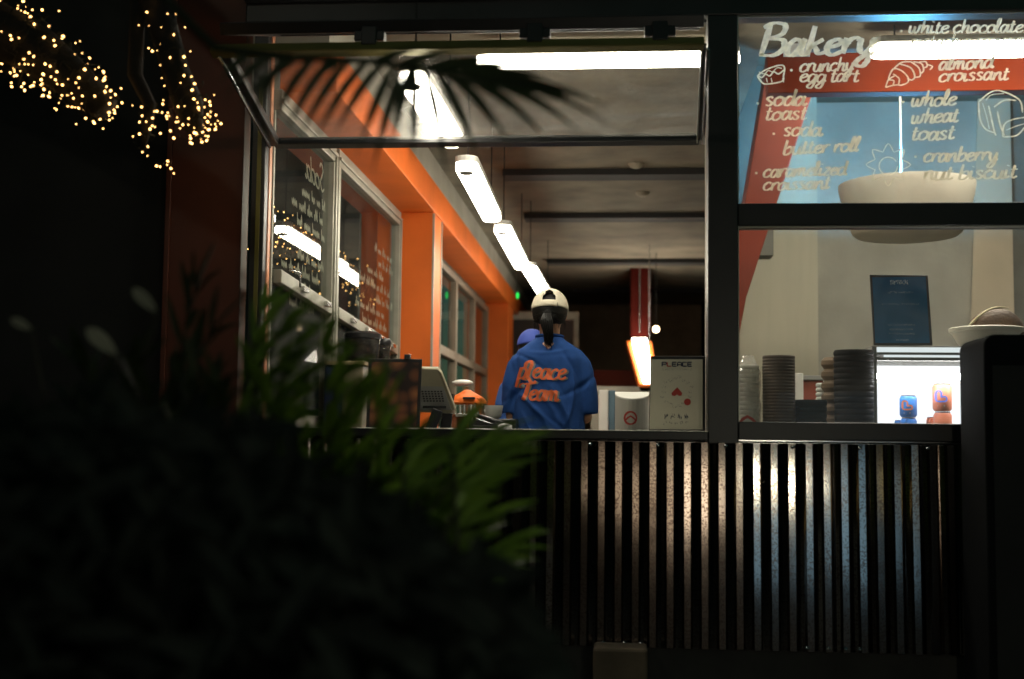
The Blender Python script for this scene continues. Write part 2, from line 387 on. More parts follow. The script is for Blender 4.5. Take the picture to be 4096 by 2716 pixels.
# steel angle beads that catch the lamp light round the panes
mb = MB()
for a, b in ((ZM1, ZH), (ZB, ZM0)):
    mb.box(XP, XP + .006, -.012, -.001, a, b)
    mb.box(XP + .006, XE, -.012, -.001, b - .006, b)
mb.build('glazing_bead', mat('pale glass edge', (.45, .47, .40), .35, .2, .1), cafe)
ink = Ink(); fn = lambda u, v: P(2900 + u / 1.8445, v / 1.8445, -.003)
T = lambda s, x0, y0, x1, y1, h=58, w=19: ink.text(s, x0, y0, x1, y1, h, w, fn)
T('Bakery', 235, 408, 1110, 398, 116, 46)
T('crunchy', 548, 528, 945, 520); T('egg tart', 548, 606, 985, 600)
T('soda', 290, 782, 590, 778, 66, 22); T('toast', 290, 886, 600, 880, 62, 20)
T('soda', 425, 1006, 708, 1000, 62, 21); T('butter roll', 425, 1140, 985, 1116, 60, 21)
T('caramelized', 278, 1308, 890, 1290, 58, 20); T('croissant', 278, 1406, 772, 1390, 58, 20)
T('white chocolate', 1350, 247, 2196, 236, 56, 19); T('pistachio croissant', 1368, 336, 2300, 326, 48, 16)
T('almond', 1575, 515, 1972, 500, 60, 21); T('croissant', 1575, 602, 2090, 586, 58, 20)
T('whole', 1368, 788, 1702, 775, 64, 21); T('wheat', 1368, 912, 1720, 896, 64, 21); T('toast', 1368, 1036, 1690, 1026, 64, 21)
T('cranberry', 1460, 1196, 2008, 1184, 62, 22); T('nut biscuit', 1460, 1328, 2150, 1312, 62, 22)
for x_, y_ in ((490, 518), (242, 763), (360, 987), (231, 1277), (1300, 230), (1315, 752), (1405, 1157)):
    ink.poly([(x_ + 11 * math.cos(a), y_ + 10 * math.sin(a)) for a in [i * math.pi / 4 for i in range(8)]], fn)
L = lambda pts, w=12, n=5: ink.stroke(spline(pts, n), w, fn, .8)
# egg tart, croissant, loaf and biscuit drawings
L([(238, 560), (300, 515), (400, 482), (438, 495), (432, 560), (420, 600), (310, 620), (270, 605), (238, 560)])
L([(240, 552), (270, 572), (300, 548), (330, 560), (360, 530), (395, 545), (436, 515)], 12); L([(250, 530), (290, 545), (320, 520), (350, 530), (385, 500), (420, 505)], 8)
for x_ in (305, 340, 425): L([(x_, 575), (x_ + 8, 608)], 8)
L([(1185, 645), (1205, 590), (1250, 560)]); L([(1185, 645), (1240, 630), (1290, 625)]); L([(1205, 590), (1245, 595), (1240, 630)])
L([(1205, 580), (1240, 510), (1300, 520), (1350, 570), (1345, 610), (1285, 628), (1285, 580), (1240, 545)]); L([(1240, 512), (1300, 462), (1370, 455)])
L([(1285, 470), (1370, 500), (1400, 560), (1380, 590), (1345, 580)]); L([(1370, 455), (1430, 500), (1440, 560), (1405, 570)]); L([(1390, 455), (1450, 470), (1465, 520), (1440, 545)]); L([(1430, 460), (1480, 455), (1490, 490), (1462, 500)]); L([(1490, 475), (1530, 490), (1510, 515)])
L([(1872, 750), (1960, 680), (2040, 672), (2170, 735), (2195, 830)]); L([(1872, 750), (1880, 870), (1920, 950), (1990, 980)]); L([(1985, 790), (2060, 740), (2150, 740)])
L([(1925, 740), (1965, 700), (2060, 690)], 8); L([(1900, 760), (1930, 860), (1950, 950)], 8); L([(1945, 780), (1985, 960), (2000, 1000)]); L([(2010, 820), (2030, 920), (2060, 1000)])
L([(2050, 1010), (2060, 920), (2130, 880), (2260, 860)]); L([(2050, 1010), (2150, 1000), (2210, 940)]); L([(2075, 960), (2150, 930), (2220, 910)], 8)
pts = []
for i in range(16):
    a = i * math.pi / 8; r_ = 165 if i % 2 == 0 else 105; pts.append((1205 + r_ * math.cos(a), 1215 + r_ * .95 * math.sin(a)))
for i in range(0, 16, 2): L([pts[i - 1], pts[i], pts[i + 1]] if i + 1 < 16 else [pts[i - 1], pts[i], pts[0]], 10, 3)
L([(1205 + 68 * math.cos(a), 1225 + 66 * math.sin(a)) for a in [i * math.pi / 6 for i in range(12)]], 10, 3)
m_paint = translucent('cream paint marker', (.86, .82, .66), .6, .6, .12, 30)
t = m_paint.node_tree; o_ = t.nodes['Material Output']; src = o_.inputs[0].links[0].from_socket
tc = t.nodes.new('ShaderNodeTexCoord'); nn = t.nodes.new('ShaderNodeTexNoise'); nn.inputs['Scale'].default_value = 45; nn.inputs['Detail'].default_value = 4
mr = t.nodes.new('ShaderNodeMapRange'); mr.inputs[1].default_value = .38; mr.inputs[2].default_value = .62; mr.inputs[3].default_value = .82; mr.inputs[4].default_value = 1
tp = t.nodes.new('ShaderNodeBsdfTransparent'); mx = t.nodes.new('ShaderNodeMixShader')
t.links.new(tc.outputs['Object'], nn.inputs[0]); t.links.new(nn.outputs[0], mr.inputs[0]); t.links.new(mr.outputs[0], mx.inputs[0]); t.links.new(tp.outputs[0], mx.inputs[1]); t.links.new(src, mx.inputs[2]); t.links.new(mx.outputs[0], o_.inputs[0])
ink.build('menu_lettering', m_paint, pane)

# ------------------------------------------------------------------ folding hatch window above the opening
KY = -.72
def kn(px, py): return P(px, py, KY)
leafwin = MB()
zk = kn(1900, 190).z; xa, xb = XL + .03, XR - .035; zlow = P(2000, 563).z
kx0, kx1 = xa - .01, P(2816, 190, KY).x
def leaf_frame(mb, A, B, C, D, w=.045, h=.05):     # A,B low edge; C,D high edge
    for p, q, w in ((A, B, w), (A, C, w), (B, D, .012)): mb.bar(p, q, h if w > .02 else .02, w, upv=(B - A).cross(C - A))
A, B = V((xa, .01, zlow)), V((xb, .01, zlow)); Cc, Dd = V((kx0, KY, zk)), V((kx1, KY, zk))
leaf_frame(leafwin, A, B, Cc, Dd, .035, .05)
A2, B2 = V((kx0, KY + .01, zk + .095)), V((kx1, KY + .01, zk + .095)); C2, D2 = V((xa, .0, ZH - .03)), V((xb, .0, ZH - .03))
leaf_frame(leafwin, A2, B2, C2, D2, .05, .05)
leafwin.bar(C2, D2, .05, .05, upv=(B2 - A2).cross(C2 - A2))
fold = leafwin.build('folding_window', m_black, cafe, bevel=.004)
m_olive = mat('olive reflection colour', (.16, .14, .035), .4, .35, .15, 5)  # yellow reflections on the frame put into this olive colour
mb = MB(); mb.bar(Cc + V((-.05, -.002, 0)), Dd + V((0, -.002, 0)), .052, .036, upv=(B - A).cross(Cc - A)); mb.build('outer_rail', m_olive, fold, bevel=.004)
mb = MB(); mb.box(XL - .036, XL - .018, -.036, -.0305, 1.6, zlow + .25); mb.build('side_gleam', m_olive, fold)  # strip added for the yellow reflection on the jamb
mb = MB(); mb.box(-1.72, .30, -.082, -.0755, ZH + .098, ZH + .122); mb.build('top_gleam', m_olive, fold)  # strip added for the yellow reflection along the top
mb = MB(); mb.bar(B + V((-.010, -.004, -.012)), Dd + V((-.010, 0, -.012)), .006, .012, upv=(B - A).cross(Cc - A)); mb.build('glazing_bead', mat('white glass edge', (.75, .75, .68), .4), fold)
raw('window_pane', [A, B, Dd, Cc], [(0, 1, 2, 3)], glass('hatch glass', .35, .34, smear=3.2), fold)
raw('window_pane', [A2, B2, D2, C2], [(0, 1, 2, 3)], MATS['hatch glass'], fold)
for px in (1480, 2140, 2640):
    q = kn(px, 140)
    mb = MB(); mb.box(q.x - .06, q.x + .06, KY - .02, KY + .03, zk + .03, zk + .07); mb.box(q.x - .03, q.x + .03, KY - .03, KY - .01, zk + .01, zk + .085)
    mb.build('hinge', m_black, fold, bevel=.004)
for x_ in (xa, xb):                                  # gas struts
    mb = MB(); mb.tube([V((x_ - .02 if x_ < 0 else x_ + .015, .0, zlow - .02)), V((kx0 - .02 if x_ < 0 else kx1 + .015, KY, zk - .02))], .008, 8)
    mb.build('gas_strut', m_steel, fold, smooth=True)

# ------------------------------------------------------------------ left wall with painted windows
YC = P(1585, 1000, 3.3).y                            # first orange column
y0w, ymid, yc0, yc1 = .08, 1.22, 3.28, 3.65
ztop = 2.66
mb = MB()                                            # wall above and below the windows
mb.box(XW - .14, XW, .14, 16, 2.71, 2.918); mb.box(XW - .14, -1.37, .14, 16, 2.921, CEIL); mb.box(XW - .14, XW, .14, 16, FLOOR, 1.22)
mb.build('wall', m_conc, cafe)
mb = MB(); mb.box(XW, -1.33, .14, 12.2, 2.71, 2.92); mb.build('beam', m_orange, cafe, bevel=.005)
for ya, yb, bt in ((yc0, yc1, 1), (9.25, 9.9, 0)):
    mb = MB(); mb.box(XW - .14, -1.335, ya, yb, FLOOR, 2.709); col = mb.build('column', m_orange, cafe, bevel=.006)
    if bt:
        mb = MB(); mb.box(-1.345, -1.331, ya - .004, ya + .012, 1.3, 2.70); mb.box(-1.336, -1.327, yb - .02, yb, 1.3, 2.70)
        mb.build('edge_strip', m_alu, col)  # narrow pale strips along the column corners
def hz(px, py): return PXW(px, py, XW + .02)
r0, r1 = hz(1060, 1072), hz(1540, 1372)              # rail across the sashes
zr = lambda y: r0.z + (r1.z - r0.z) * (y - r0.y) / (r1.y - r0.y)
m_wg = glass('side window glass', .9, .03, (.9, .92, .9), 3)
for ya, yb, words in ((y0w, ymid, 0), (ymid + .07, yc0, 1)):
    mb = MB(); f = .05
    mb.box(XW - .03, XW + .03, ya, yb, ztop - f, ztop + .048)
    mb.box(XW - .03, XW + (.03 if words else .0), ya, ya + f * (1 if words else .4), 1.22, ztop - f); mb.box(XW - .03, XW + .03, yb - f, yb, 1.22, ztop - f)
    mb.box(XW + .030, XW + .042, ya, yb, ztop - .018, ztop + .002)
    mb.box(XW + .030, XW + .042, yb - .035, yb - .012, 1.24, ztop - .02)
    h = .062
    mb.hexa([V((XW - .02, ya + f, zr(ya) + s * h / 2)) for s in (-1, 1)] + [V((XW + .035, ya + f, zr(ya) + s * h / 2)) for s in (1, -1)],
            [V((XW - .02, yb - f, zr(yb) + s * h / 2)) for s in (-1, 1)] + [V((XW + .035, yb - f, zr(yb) + s * h / 2)) for s in (1, -1)])
    win = mb.build('window', m_alu, cafe, bevel=.004)
    e0, e1 = ya + .03, yb - .03; qd = lambda x_, z0_, z1_: [V((x_, e0, z0_(e0))), V((x_, e1, z0_(e1))), V((x_, e1, z1_(e1))), V((x_, e0, z1_(e0)))]
    c0_, c1_ = (lambda y: 1.25), (lambda y: ztop - .02)
    MB().hexa(qd(XW - .004, zr, c1_), qd(XW, zr, c1_)).build('window_pane', m_wg, win)
    MB().hexa(qd(XW - .004, c0_, lambda y: zr(y) - .001), qd(XW, c0_, lambda y: zr(y) - .001)).build('window_pane', glass('dusty lower glass', .12, .10, (.8, .8, .78)), win)
    for k in range(2 if words == 0 else 4):
        mb = MB(); y_ = ya + (yb - ya) * ((k + .9) / (2.3 if words == 0 else 4.6))
        mb.box(XW + .03, XW + .055, y_ - .05, y_ + .05, zr(y_) - .012, zr(y_) + .012); mb.build('latch', m_steel, win, bevel=.002)
    if words == 0: mb = MB(); mb.tube([V((XW + .05, ya + .12, zr(ya) + .04)), V((XW + .09, ya + .17, zr(ya) + .03)), V((XW + .08, ya + .22, zr(ya) - .03))], .006, 6); mb.build('handle', m_steel, win, smooth=True)
    ink = Ink(); fnw = lambda u, v, ya=ya, yb=yb: V((XW - .006, yb - .1 - u, ztop - .10 - v))     # painted on the outside: reads mirrored from in here
    if words == 0:
        ink.text('Soda', .02, .14, .42, .14, .07, .022, fnw)
        rows = [(.0, .40), (.05, .62), (.0, .55), (.08, .72), (.0, .48), (.1, .8), (.0, .6), (.2, .7)]
    else:
        rows = [(.05, .7), (.0, .5), (.35, .9), (.1, 1.0), (.0, .6), (.3, 1.2), (.2, .9), (.5, 1.3)]
    for i, (a, b) in enumerate(rows):
        xx = a; v0 = .24 + i * .082
        while xx < b:
            n_ = RND.randint(3, 6); pts = []
            for q_ in range(n_): pts += [(xx + .028 * q_, v0 + RND.uniform(-.004, .004)), (xx + .028 * q_ + .014, v0 - RND.choice((.03, .034, .03, .06)))]
            ink.stroke(spline(pts, 3), .014, fnw, .6); xx += .028 * n_ + .03
    ink.build('menu_lettering', m_paint, win)
# far window between the columns
mb = MB()
for y_ in (3.70, 4.9, 6.4, 7.9, 9.2): mb.box(XW - .05, XW + .03, y_ - .04, y_ + .04, 1.22, 2.60)
mb.box(XW - .05, XW + .03, 3.66, 9.24, 2.60, 2.66); mb.box(XW - .05, XW + .03, 3.66, 9.24, 1.85, 1.93)
win = mb.build('window', mat('bronze frame', (.22, .17, .12), .5, .2, .15), cafe, bevel=.004)
MB().box(XW - .006, XW, 3.7, 9.2, 1.23, 2.62).build('window_pane', m_wg, win)
# back of the hall
mb = MB(); mb.box(-1.75, 4.5, 13.4, 13.6, FLOOR, CEIL); mb.build('back_wall', mat('dark back wall', (.30, .22, .14), .9), cafe)
mb = MB(); mb.box(.50, .56, .75, 2.28, FLOOR, CEIL - .002); mb.box(.66, .72, 2.63, 4.2, FLOOR, CEIL - .002); mb.box(.66, .719, 1.08, 4.2, CEIL + .151, 3.66); mb.build('light_baffle_wall', m_conc, cafe)  # hidden walls added to keep the blue lamp's light out of the hall
mb = MB(); mb.box(.73, 1.0, 3.0, 3.2, 2.36, 3.655); mb.build('bulkhead', m_concd, cafe)
mb = MB(); mb.box(1.15, 1.2, 4.2, 13.4, FLOOR, 3.66); mb.build('partition', mat('dark partition', (.008, .007, .006), .95, spec=0), cafe)
a = P(2522, 1150, 9.4); b = P(2602, 1345, 9.4)
mb = MB(); mb.box(a.x, b.x, 9.4, 9.6, b.z, CEIL); mb.build('ceiling_drop', mat('dark red drop', (.05, .008, .006), .9, spec=0), cafe, bevel=.01)
a = P(2330, 1480, 10.5); b = P(2640, 1545, 10.5)
mb = MB(); mb.box(a.x, b.x, 10.5, 10.6, b.z, a.z); mb.build('bulkhead', m_red, cafe)
# doorway at the back left: pale frame
fr0, fr1 = P(2020, 1246, 10.6), P(2312, 1560, 10.6)
mb = MB(); t_ = .10
mb.box(fr0.x, fr1.x, 10.6, 10.7, fr0.z - t_, fr0.z); mb.box(fr1.x - t_ * .6, fr1.x, 10.6, 10.7, FLOOR, fr0.z - t_); mb.box(fr0.x, fr0.x + t_ * .6, 10.6, 10.7, FLOOR, fr0.z - t_)
dr = mb.build('back_door_frame', mat('pale door frame', (.62, .60, .50), .5), cafe, bevel=.006)
mb = MB(); mb.box(fr0.x + .07, fr1.x - .07, 10.66, 10.69, FLOOR, fr0.z - t_); mb.build('door', mat('dark door', (.05, .035, .028), .5), dr)
# right-hand room
mb = MB(); mb.box(.80, 1.41, 3.80, 4.2, FLOOR, 3.66); mb.build('wall_panel', mat('beige plaster', (.48, .44, .33), .85, 0, .035, 3, .1, 30, streak=(6, 1, .4)), cafe)
mb = MB(); mb.hexa([V((1.41, 4.0, FLOOR)), V((2.50, 4.0, FLOOR)), V((2.50, 4.2, FLOOR)), V((1.41, 4.2, FLOOR))], [V((1.41, 4.0, 3.66)), V((2.64, 4.0, 3.66)), V((2.64, 4.2, 3.66)), V((1.41, 4.2, 3.66))])
mb.build('concrete_wall', m_conc, cafe)
mb = MB(); mb.hexa([V((2.44, 3.93, FLOOR)), V((2.83, 3.93, FLOOR)), V((2.83, 4.2, FLOOR)), V((2.51, 4.2, FLOOR))], [V((2.60, 3.93, 3.66)), V((2.83, 3.93, 3.66)), V((2.83, 4.2, 3.66)), V((2.65, 4.2, 3.66))])
mb.build('wall_panel', mat('tan plaster', (.50, .42, .30), .85, 0, .08, 3, .1, 30), cafe)
mb = MB(); mb.box(2.83, 4.5, 3.99, 4.2, FLOOR, 3.66); mb.build('concrete_wall', m_concd, cafe)
mb = MB(); mb.box(4.5, 4.6, .12, 16, FLOOR, 3.8); mb.build('end_wall', m_concd, cafe)
a = P(3080, 372, 1.0); b = P(4096, 222, 1.0)
mb = MB(); mb.box(.74, 4.5, 1.0, 1.10, a.z, b.z + .03); mb.build('beam', mat('red beam', (.17, .024, .007), .7, 0, .08, 3, spec=.05), cafe, bevel=.006)
# leaning red prop
q = [P(3086, 225, 2.3), P(3250, 372, 2.3), P(2985, 1190, 2.3), P(2890, 1690, 2.3), P(2790, 1690, 2.3)]
mb = MB(); mb.prism([(q[0].x, q[0].z + .1), (q[1].x + .02, q[0].z + .1), (q[1].x, q[1].z), (q[2].x, q[2].z), (q[3].x, q[3].z), (q[4].x, q[4].z), (P(2981, 802, 2.3).x, P(2981, 802, 2.3).z)], 2.3, 2.62)
mb.build('leaning_column', m_red, cafe, bevel=.006)

# counters
mb = MB(); mb.box(XL, XR - .02, .14, .66, FLOOR, 1.10); mb.box(XR + .12, XE + .2, .14, .70, FLOOR, 1.10); mb.box(XW, -1.02, .70, 3.2, FLOOR, 1.04)
mb.build('counter_body', m_blackmat, cafe)
mb = MB(); mb.box(XL, XR - .02, .135, .68, 1.10, 1.13); mb.box(XR + .12, XE + .2, .135, .72, 1.10, 1.13); mb.box(XW, -1.0, .685, 3.2, 1.04, 1.07)
mb.build('counter_top', m_steel, cafe, bevel=.004)
CT = 1.13

# ================================================================== LAMPS
def tube_light(name, label, a, b, group, guard=0, disc=True, w=.15):
    a, b = V(a), V(b); root = thing(name, label, 'ceiling light', a, group)
    d = (b - a).normalized(); Lh = (b - a).length; ang = math.atan2(d.y, d.x)
    M = Matrix.Translation(a) @ Matrix.Rotation(ang, 4, 'Z')
    # rounded-end diffuser
    n = 8; out = []
    for k in range(n + 1): t = math.pi / 2 + math.pi * k / n; out.append((w / 2 + w / 2 * math.cos(t), w / 2 * math.sin(t)))
    for k in range(n + 1): t = -math.pi / 2 + math.pi * k / n; out.append((Lh - w / 2 + w / 2 * math.cos(t), w / 2 * math.sin(t)))
    mb = MB(); mb.hexa([M @ V((x, y, -.055)) for x, y in out], [M @ V((x, y, -.006)) for x, y in out]); mb.build('diffuser', m_tube, root, bevel=.012)
    mb = MB(); mb.hexa([M @ V((x * 1.0, y * 1.08, -.005)) for x, y in out], [M @ V((x, y * 1.08, .03)) for x, y in out]); mb.build('housing', m_white, root, bevel=.006)
    if disc:
        mb = MB(); mb.lathe([(0, -.068), (.032, -.066), (.038, -.058), (.038, -.04)], M @ V((.05, 0, 0)), 20); mb.build('end_disc', m_grey, root, smooth=True)
    for x_ in (.12, Lh - .12):
        mb = MB(); mb.tube([M @ V((x_, 0, .03)), V((*(M @ V((x_, 0, 0))).xy, (CEIL if a.z < CEIL else 3.66) - .002))], .004, 6); mb.build('hanger', m_blackmat, root)
    if guard:
        mb = MB(); y_ = guard * (w / 2 + .045)
        for zz in (-.05,): mb.tube([M @ V((0, y_, zz)), M @ V((Lh, y_, zz))], .0025, 5)
        k = 0
        while k * .14 < Lh:
            mb.tube([M @ V((k * .14, guard * w / 2, -.03)), M @ V((k * .14 + .0, y_, -.05))], .0025, 5); k += 1
        mb.build('wire_guard', m_steel, root)
    return root
GL = 'tube lights hung under the cafe ceiling'
TX, TZ = -.80, 2.58
def ty(px, py): return P(px, py, 0) and (CAM + ray(px, py) * ((TZ - CAM.z) / ray(px, py).z))
for (n0, n1, lb, g) in (((1640, 275), (1826, 575), 'nearest tube light over the orange beam, seen through the raised glass', -1),
                   ((1862, 640), (1980, 876), 'tube light with a grey disc just below the raised window rail', 0),
                   ((2008, 896), (2096, 1068), 'tube light third along the row beside the orange beam', 0),
                   ((2116, 1060), (2200, 1200), 'tube light ending just behind the white cap, farthest along the beam', 0)):
    a, b = ty(*n0), ty(*n1); b = a.lerp(b, .90); tube_light('tube_light', lb, (a.x, a.y, TZ), (b.x, b.y, TZ), GL, guard=(1 if g else 0), w=.115)
a, b = P(1905, 225, .65), P(2960, 190, .65)
tube_light('tube_light', 'long tube light lying across the serving hatch behind the raised glass', (a.x, .65, a.z), (b.x, .65, a.z), GL, disc=False, guard=-1, w=.13)
a, b = P(3478, 182, .65), P(4480, 170, .65)
tube_light('tube_light', 'long tube light behind the painted bakery menu', (a.x, .65, a.z), (b.x, .65, a.z), GL, disc=False, guard=-1, w=.13)
tube_light('tube_light', 'unseen added tube light high in the concrete walled room, above the red beam', (1.15, 1.75, 3.56), (2.75, 1.75, 3.56), GL, disc=False, w=.42)  # unseen lamp added to brighten the concrete room
# tube light far at the back under the red drop
a, b = P(2558, 1362, 9.3), P(2596, 1528, 7.6)
root = thing('tube_light', 'small bright tube light in an orange trough at the back of the hall', 'ceiling light', a, GL)
d = b - a; side = V((1, 0, 0)); up_ = V((0, 0, 1))
def trough(w0, w1, dz0, dz1, e0=0, e1=1):
    A_, B_ = a + d * e0, a + d * e1
    return ([A_ - side * w0 + up_ * dz0, A_ + side * w0 + up_ * dz0, A_ + side * w0 + up_ * dz1, A_ - side * w0 + up_ * dz1],
            [B_ - side * w1 + up_ * dz0, B_ + side * w1 + up_ * dz0, B_ + side * w1 + up_ * dz1, B_ - side * w1 + up_ * dz1])
MB().hexa(*trough(.085, .055, -.02, .03)).build('diffuser', m_tube, root, bevel=.012)
MB().hexa(*trough(.15, .10, -.10, -.022, -.05, 1.0)).build('trough', m_orange, root, bevel=.006)
mb = MB(); mb.tube([a + up_ * .09, V((a.x, a.y, CEIL))], .006, 6); mb.build('hanger', m_steel, root); mb = MB(); mb.tube([b + up_ * .03, V((b.x, b.y, CEIL))], .006, 6); mb.build('hanger', m_steel, root)
# round lamp and vents
q = P(2624, 1317, 8.2); root = thing('globe_lamp', 'small round glowing globe lamp near the dark back wall', 'lamp', q)
MB().ball(q, .035).build('globe', emit('globe glow', (1, .72, .40), 14), root, smooth=True)
mb = MB(); mb.tube([q + V((0, 0, .033)), V((q.x, q.y, CEIL))], .004, 6); mb.build('cord', m_blackmat, root)
q = P(2070, 1182, 8.8); root = thing('exit_light', 'tiny green glowing safety light above the blue cap', 'safety light', q)
mb = MB(); mb.ball(q, .028, (.6, .6, 1.35)); mb.build('lamp_body', emit('green glow', (.03, .8, .10), 1.4), root, smooth=True)
mb = MB(); mb.tube([q + V((0, 0, .037)), V((q.x, q.y, CEIL))], .004, 6); mb.build('cord', m_blackmat, root)
for (px, py, lb) in ((2545, 655, 'small round ceiling downlight above the nearest dark channel'), (2570, 770, 'small round ceiling smoke detector between the first dark channels'), (2625, 1200, 'small pale ceiling fitting beside the hanging red drop')):
    d = ray(px, py); q = CAM + d * ((CEIL - .002 - CAM.z) / d.z)
    mb = MB(); mb.lathe([(0, -.035), (.03, -.033), (.05, -.02), (.06, -.004), (.06, 0)], q, 20); o = mb.build('ceiling_fitting', mat('dusty fitting', (.26, .23, .17), .8), None, smooth=True); tag(o, lb, 'ceiling fitting', 'fittings on the cafe ceiling')

# pendant bowl lamp with blue light
cb = P(3625, 740, 2.3); k = (2.3 + 5.6) / F_PX; rim_r = 262 * k; hgt = 205 * k
root = thing('pendant_lamp', 'wide white bowl pendant lamp throwing blue light on the wall', 'pendant lamp', (cb.x, 2.3, cb.z - hgt))
zt, zb_ = cb.z, cb.z - hgt
mb = MB(); mb.lathe([(0, zb_ + .012), (rim_r * .70, zb_ + .012), (rim_r * .76, zb_ + .03), (rim_r * .9, zb_ + hgt * .5), (rim_r * .985, zt - .02), (rim_r * .985, zt), (rim_r, zt), (rim_r, zt - .025), (rim_r * .93, zb_ + hgt * .48), (rim_r * .80, zb_ + .02), (rim_r * .74, zb_), (0, zb_)], (cb.x, 2.3, 0), 48)
mb.build('lamp_bowl', mat('matt white bowl', (.74, .70, .58), .7, 0, .06, 6, .1, 40), root, smooth=True, auto=40)
mb = MB(); mb.tube([V((cb.x + rim_r * .42 * math.cos(t), 2.3 + rim_r * .42 * math.sin(t), zt - .001)) for t in [2 * math.pi * i / 40 for i in range(41)]], .018, 8, False); mb.build('light_ring', emit('blue glow', (.13, .55, 1.0), 430), root, smooth=True)
mb = MB(); mb.lathe([(0, zt - .02), (rim_r * .9, zt - .02), (rim_r * .9, zt - .03), (0, zt - .03)], (cb.x, 2.3, 0), 40); mb.build('lamp_plate', m_white, root)
mb = MB(); mb.tube([V((cb.x - .03, 2.3, zb_ + .06)), V((cb.x - .03, 2.3, 3.66))], .007, 10); mb.build('rod', m_grey, root, smooth=True)

# ================================================================== THINGS ON THE COUNTERS
# dark picture stand
def plate(a, b, c_, d_, t=.012):                     # four world corners -> slab pushed back along y
    return [V(p) for p in (a, b, c_, d_)], [V(p) + V((0, t, 0)) for p in (a, b, c_, d_)]
yq = .17
root = thing('menu_stand', 'black framed food picture standing on the counter behind the leaves', 'menu stand', P(1575, 1730, yq))
c4 = [P(1462, 1740, yq), P(1676, 1742, yq), P(1688, 1436, yq + .03), P(1474, 1434, yq + .03)]
MB().hexa(*plate(*c4)).build('frame', m_black, root, bevel=.003)
ins = [P(1476, 1725, yq - .003), P(1664, 1727, yq - .003), P(1676, 1450, yq + .027), P(1487, 1448, yq + .027)]
def photo_mat():
    M = bpy.data.materials.new('dim food photo'); M.use_nodes = True; t = M.node_tree; b = t.nodes['Principled BSDF']
    tc = t.nodes.new('ShaderNodeTexCoord'); v = t.nodes.new('ShaderNodeTexVoronoi'); v.inputs['Scale'].default_value = 13
    r = t.nodes.new('ShaderNodeValToRGB'); e = r.color_ramp.elements
    e[0].position = .12; e[0].color = (.30, .13, .05, 1); e[1].position = .62; e[1].color = (.02, .013, .012, 1); x_ = e.new(.38); x_.color = (.13, .05, .025, 1)
    t.links.new(tc.outputs['Object'], v.inputs[0]); t.links.new(v.outputs[0], r.inputs[0]); t.links.new(r.outputs[0], b.inputs['Base Color']); b.inputs['Roughness'].default_value = .3
    return M
raw('picture', ins, [(0, 1, 2, 3)], photo_mat(), root)
mb = MB(); q = P(1630, 1428, yq + .03); mb.box(q.x - .014, q.x + .014, q.y - .008, q.y + .02, q.z - .012, q.z + .012); mb.build('clip', m_steel, root, bevel=.003)
# tilted till screen seen from behind
yq = .42
root = thing('till_screen', 'beige till screen seen from behind, tilted on a black stand', 'till', P(1745, 1735, yq))
out = [(1640, 1648), (1795, 1655), (1822, 1638), (1765, 1492), (1750, 1474), (1636, 1472)]
A_ = [P(px, py, yq + (.10 if py > 1550 else 0)) for px, py in out]
MB().hexa(A_, [p + V((0, .03, .012)) for p in A_]).build('screen_shell', mat('beige plastic', (.40, .36, .25), .5, 0, .06), root, bevel=.005)
mb = MB()
sk = lambda px, py: P(px, py, yq + .10 * (py - 1474) / 170 - .004)
lo = [sk(1640, 1640), sk(1806, 1640), sk(1772, 1546), sk(1640, 1544)]
mb.hexa(lo, [p + V((0, .006, 0)) for p in lo]); shell2 = mb.build('vent_panel', m_grey, root)
mb = MB()
for r_ in range(5):
    for cI in range(7):
        px, py = 1690 + cI * 12.5 + r_ * 2, 1566 + r_ * 9.5; p0 = sk(px, py) - V((0, .003, 0)); mb.box(p0.x - .0045, p0.x + .0045, p0.y, p0.y + .004, p0.z - .003, p0.z + .003)
p0, p1 = sk(1692, 1628), sk(1785, 1630); mb.box(p0.x, p1.x, p0.y - .006, p0.y, p0.z - .006, p0.z + .006)
mb.build('vent_slots', m_blackmat, root)
mb = MB(); mb.bar(P(1752, 1640, yq + .08), P(1715, 1735, yq + .06), .05, .02, (0, 1, 0)); mb.bar(P(1790, 1650, yq + .12), P(1778, 1735, yq + .12), .05, .02, (0, 1, 0)); p = P(1740, 1738, yq + .1); mb.box(p.x - .09, p.x + .09, p.y - .08, p.y + .08, CT, CT + .012)
mb.build('stand', m_black, root, bevel=.003)
# espresso machine and grinders along the left wall
ye = .95
root = thing('espresso_machine', 'wide espresso machine with navy side and beige panel behind the foliage', 'coffee machine', P(1270, 1800, ye))
a, b = P(1062, 1442, ye), P(1452, 1442, ye); zt = a.z; CB = 1.07
mb = MB(); mb.box(max(a.x, XW + .05), P(1372, 1442, ye).x, ye, ye + .5, CB + .04, zt - .02); mb.build('body', mat('navy enamel', (.012, .018, .07), .35), root, bevel=.01)
mb = MB(); mb.box(P(1372, 1442, ye).x, b.x, ye, ye + .5, CB + .04, zt - .02); mb.build('side_panel', mat('cream enamel', (.20, .17, .11), .4), root, bevel=.008)
mb = MB(); mb.box(max(a.x, XW + .05) - .0, b.x + .01, ye - .01, ye + .51, zt - .02, zt); mb.build('top_tray', mat('brass tray', (.45, .37, .2), .4, .5), root, bevel=.004)
for x_ in (a.x + .1, b.x - .06):
    for y_ in (ye + .06, ye + .44):
        mb = MB(); mb.lathe([(.02, CB), (.025, CB + .005), (.02, CB + .04)], (max(x_, XW + .09), y_, 0), 12); mb.build('foot', m_blackmat, root)
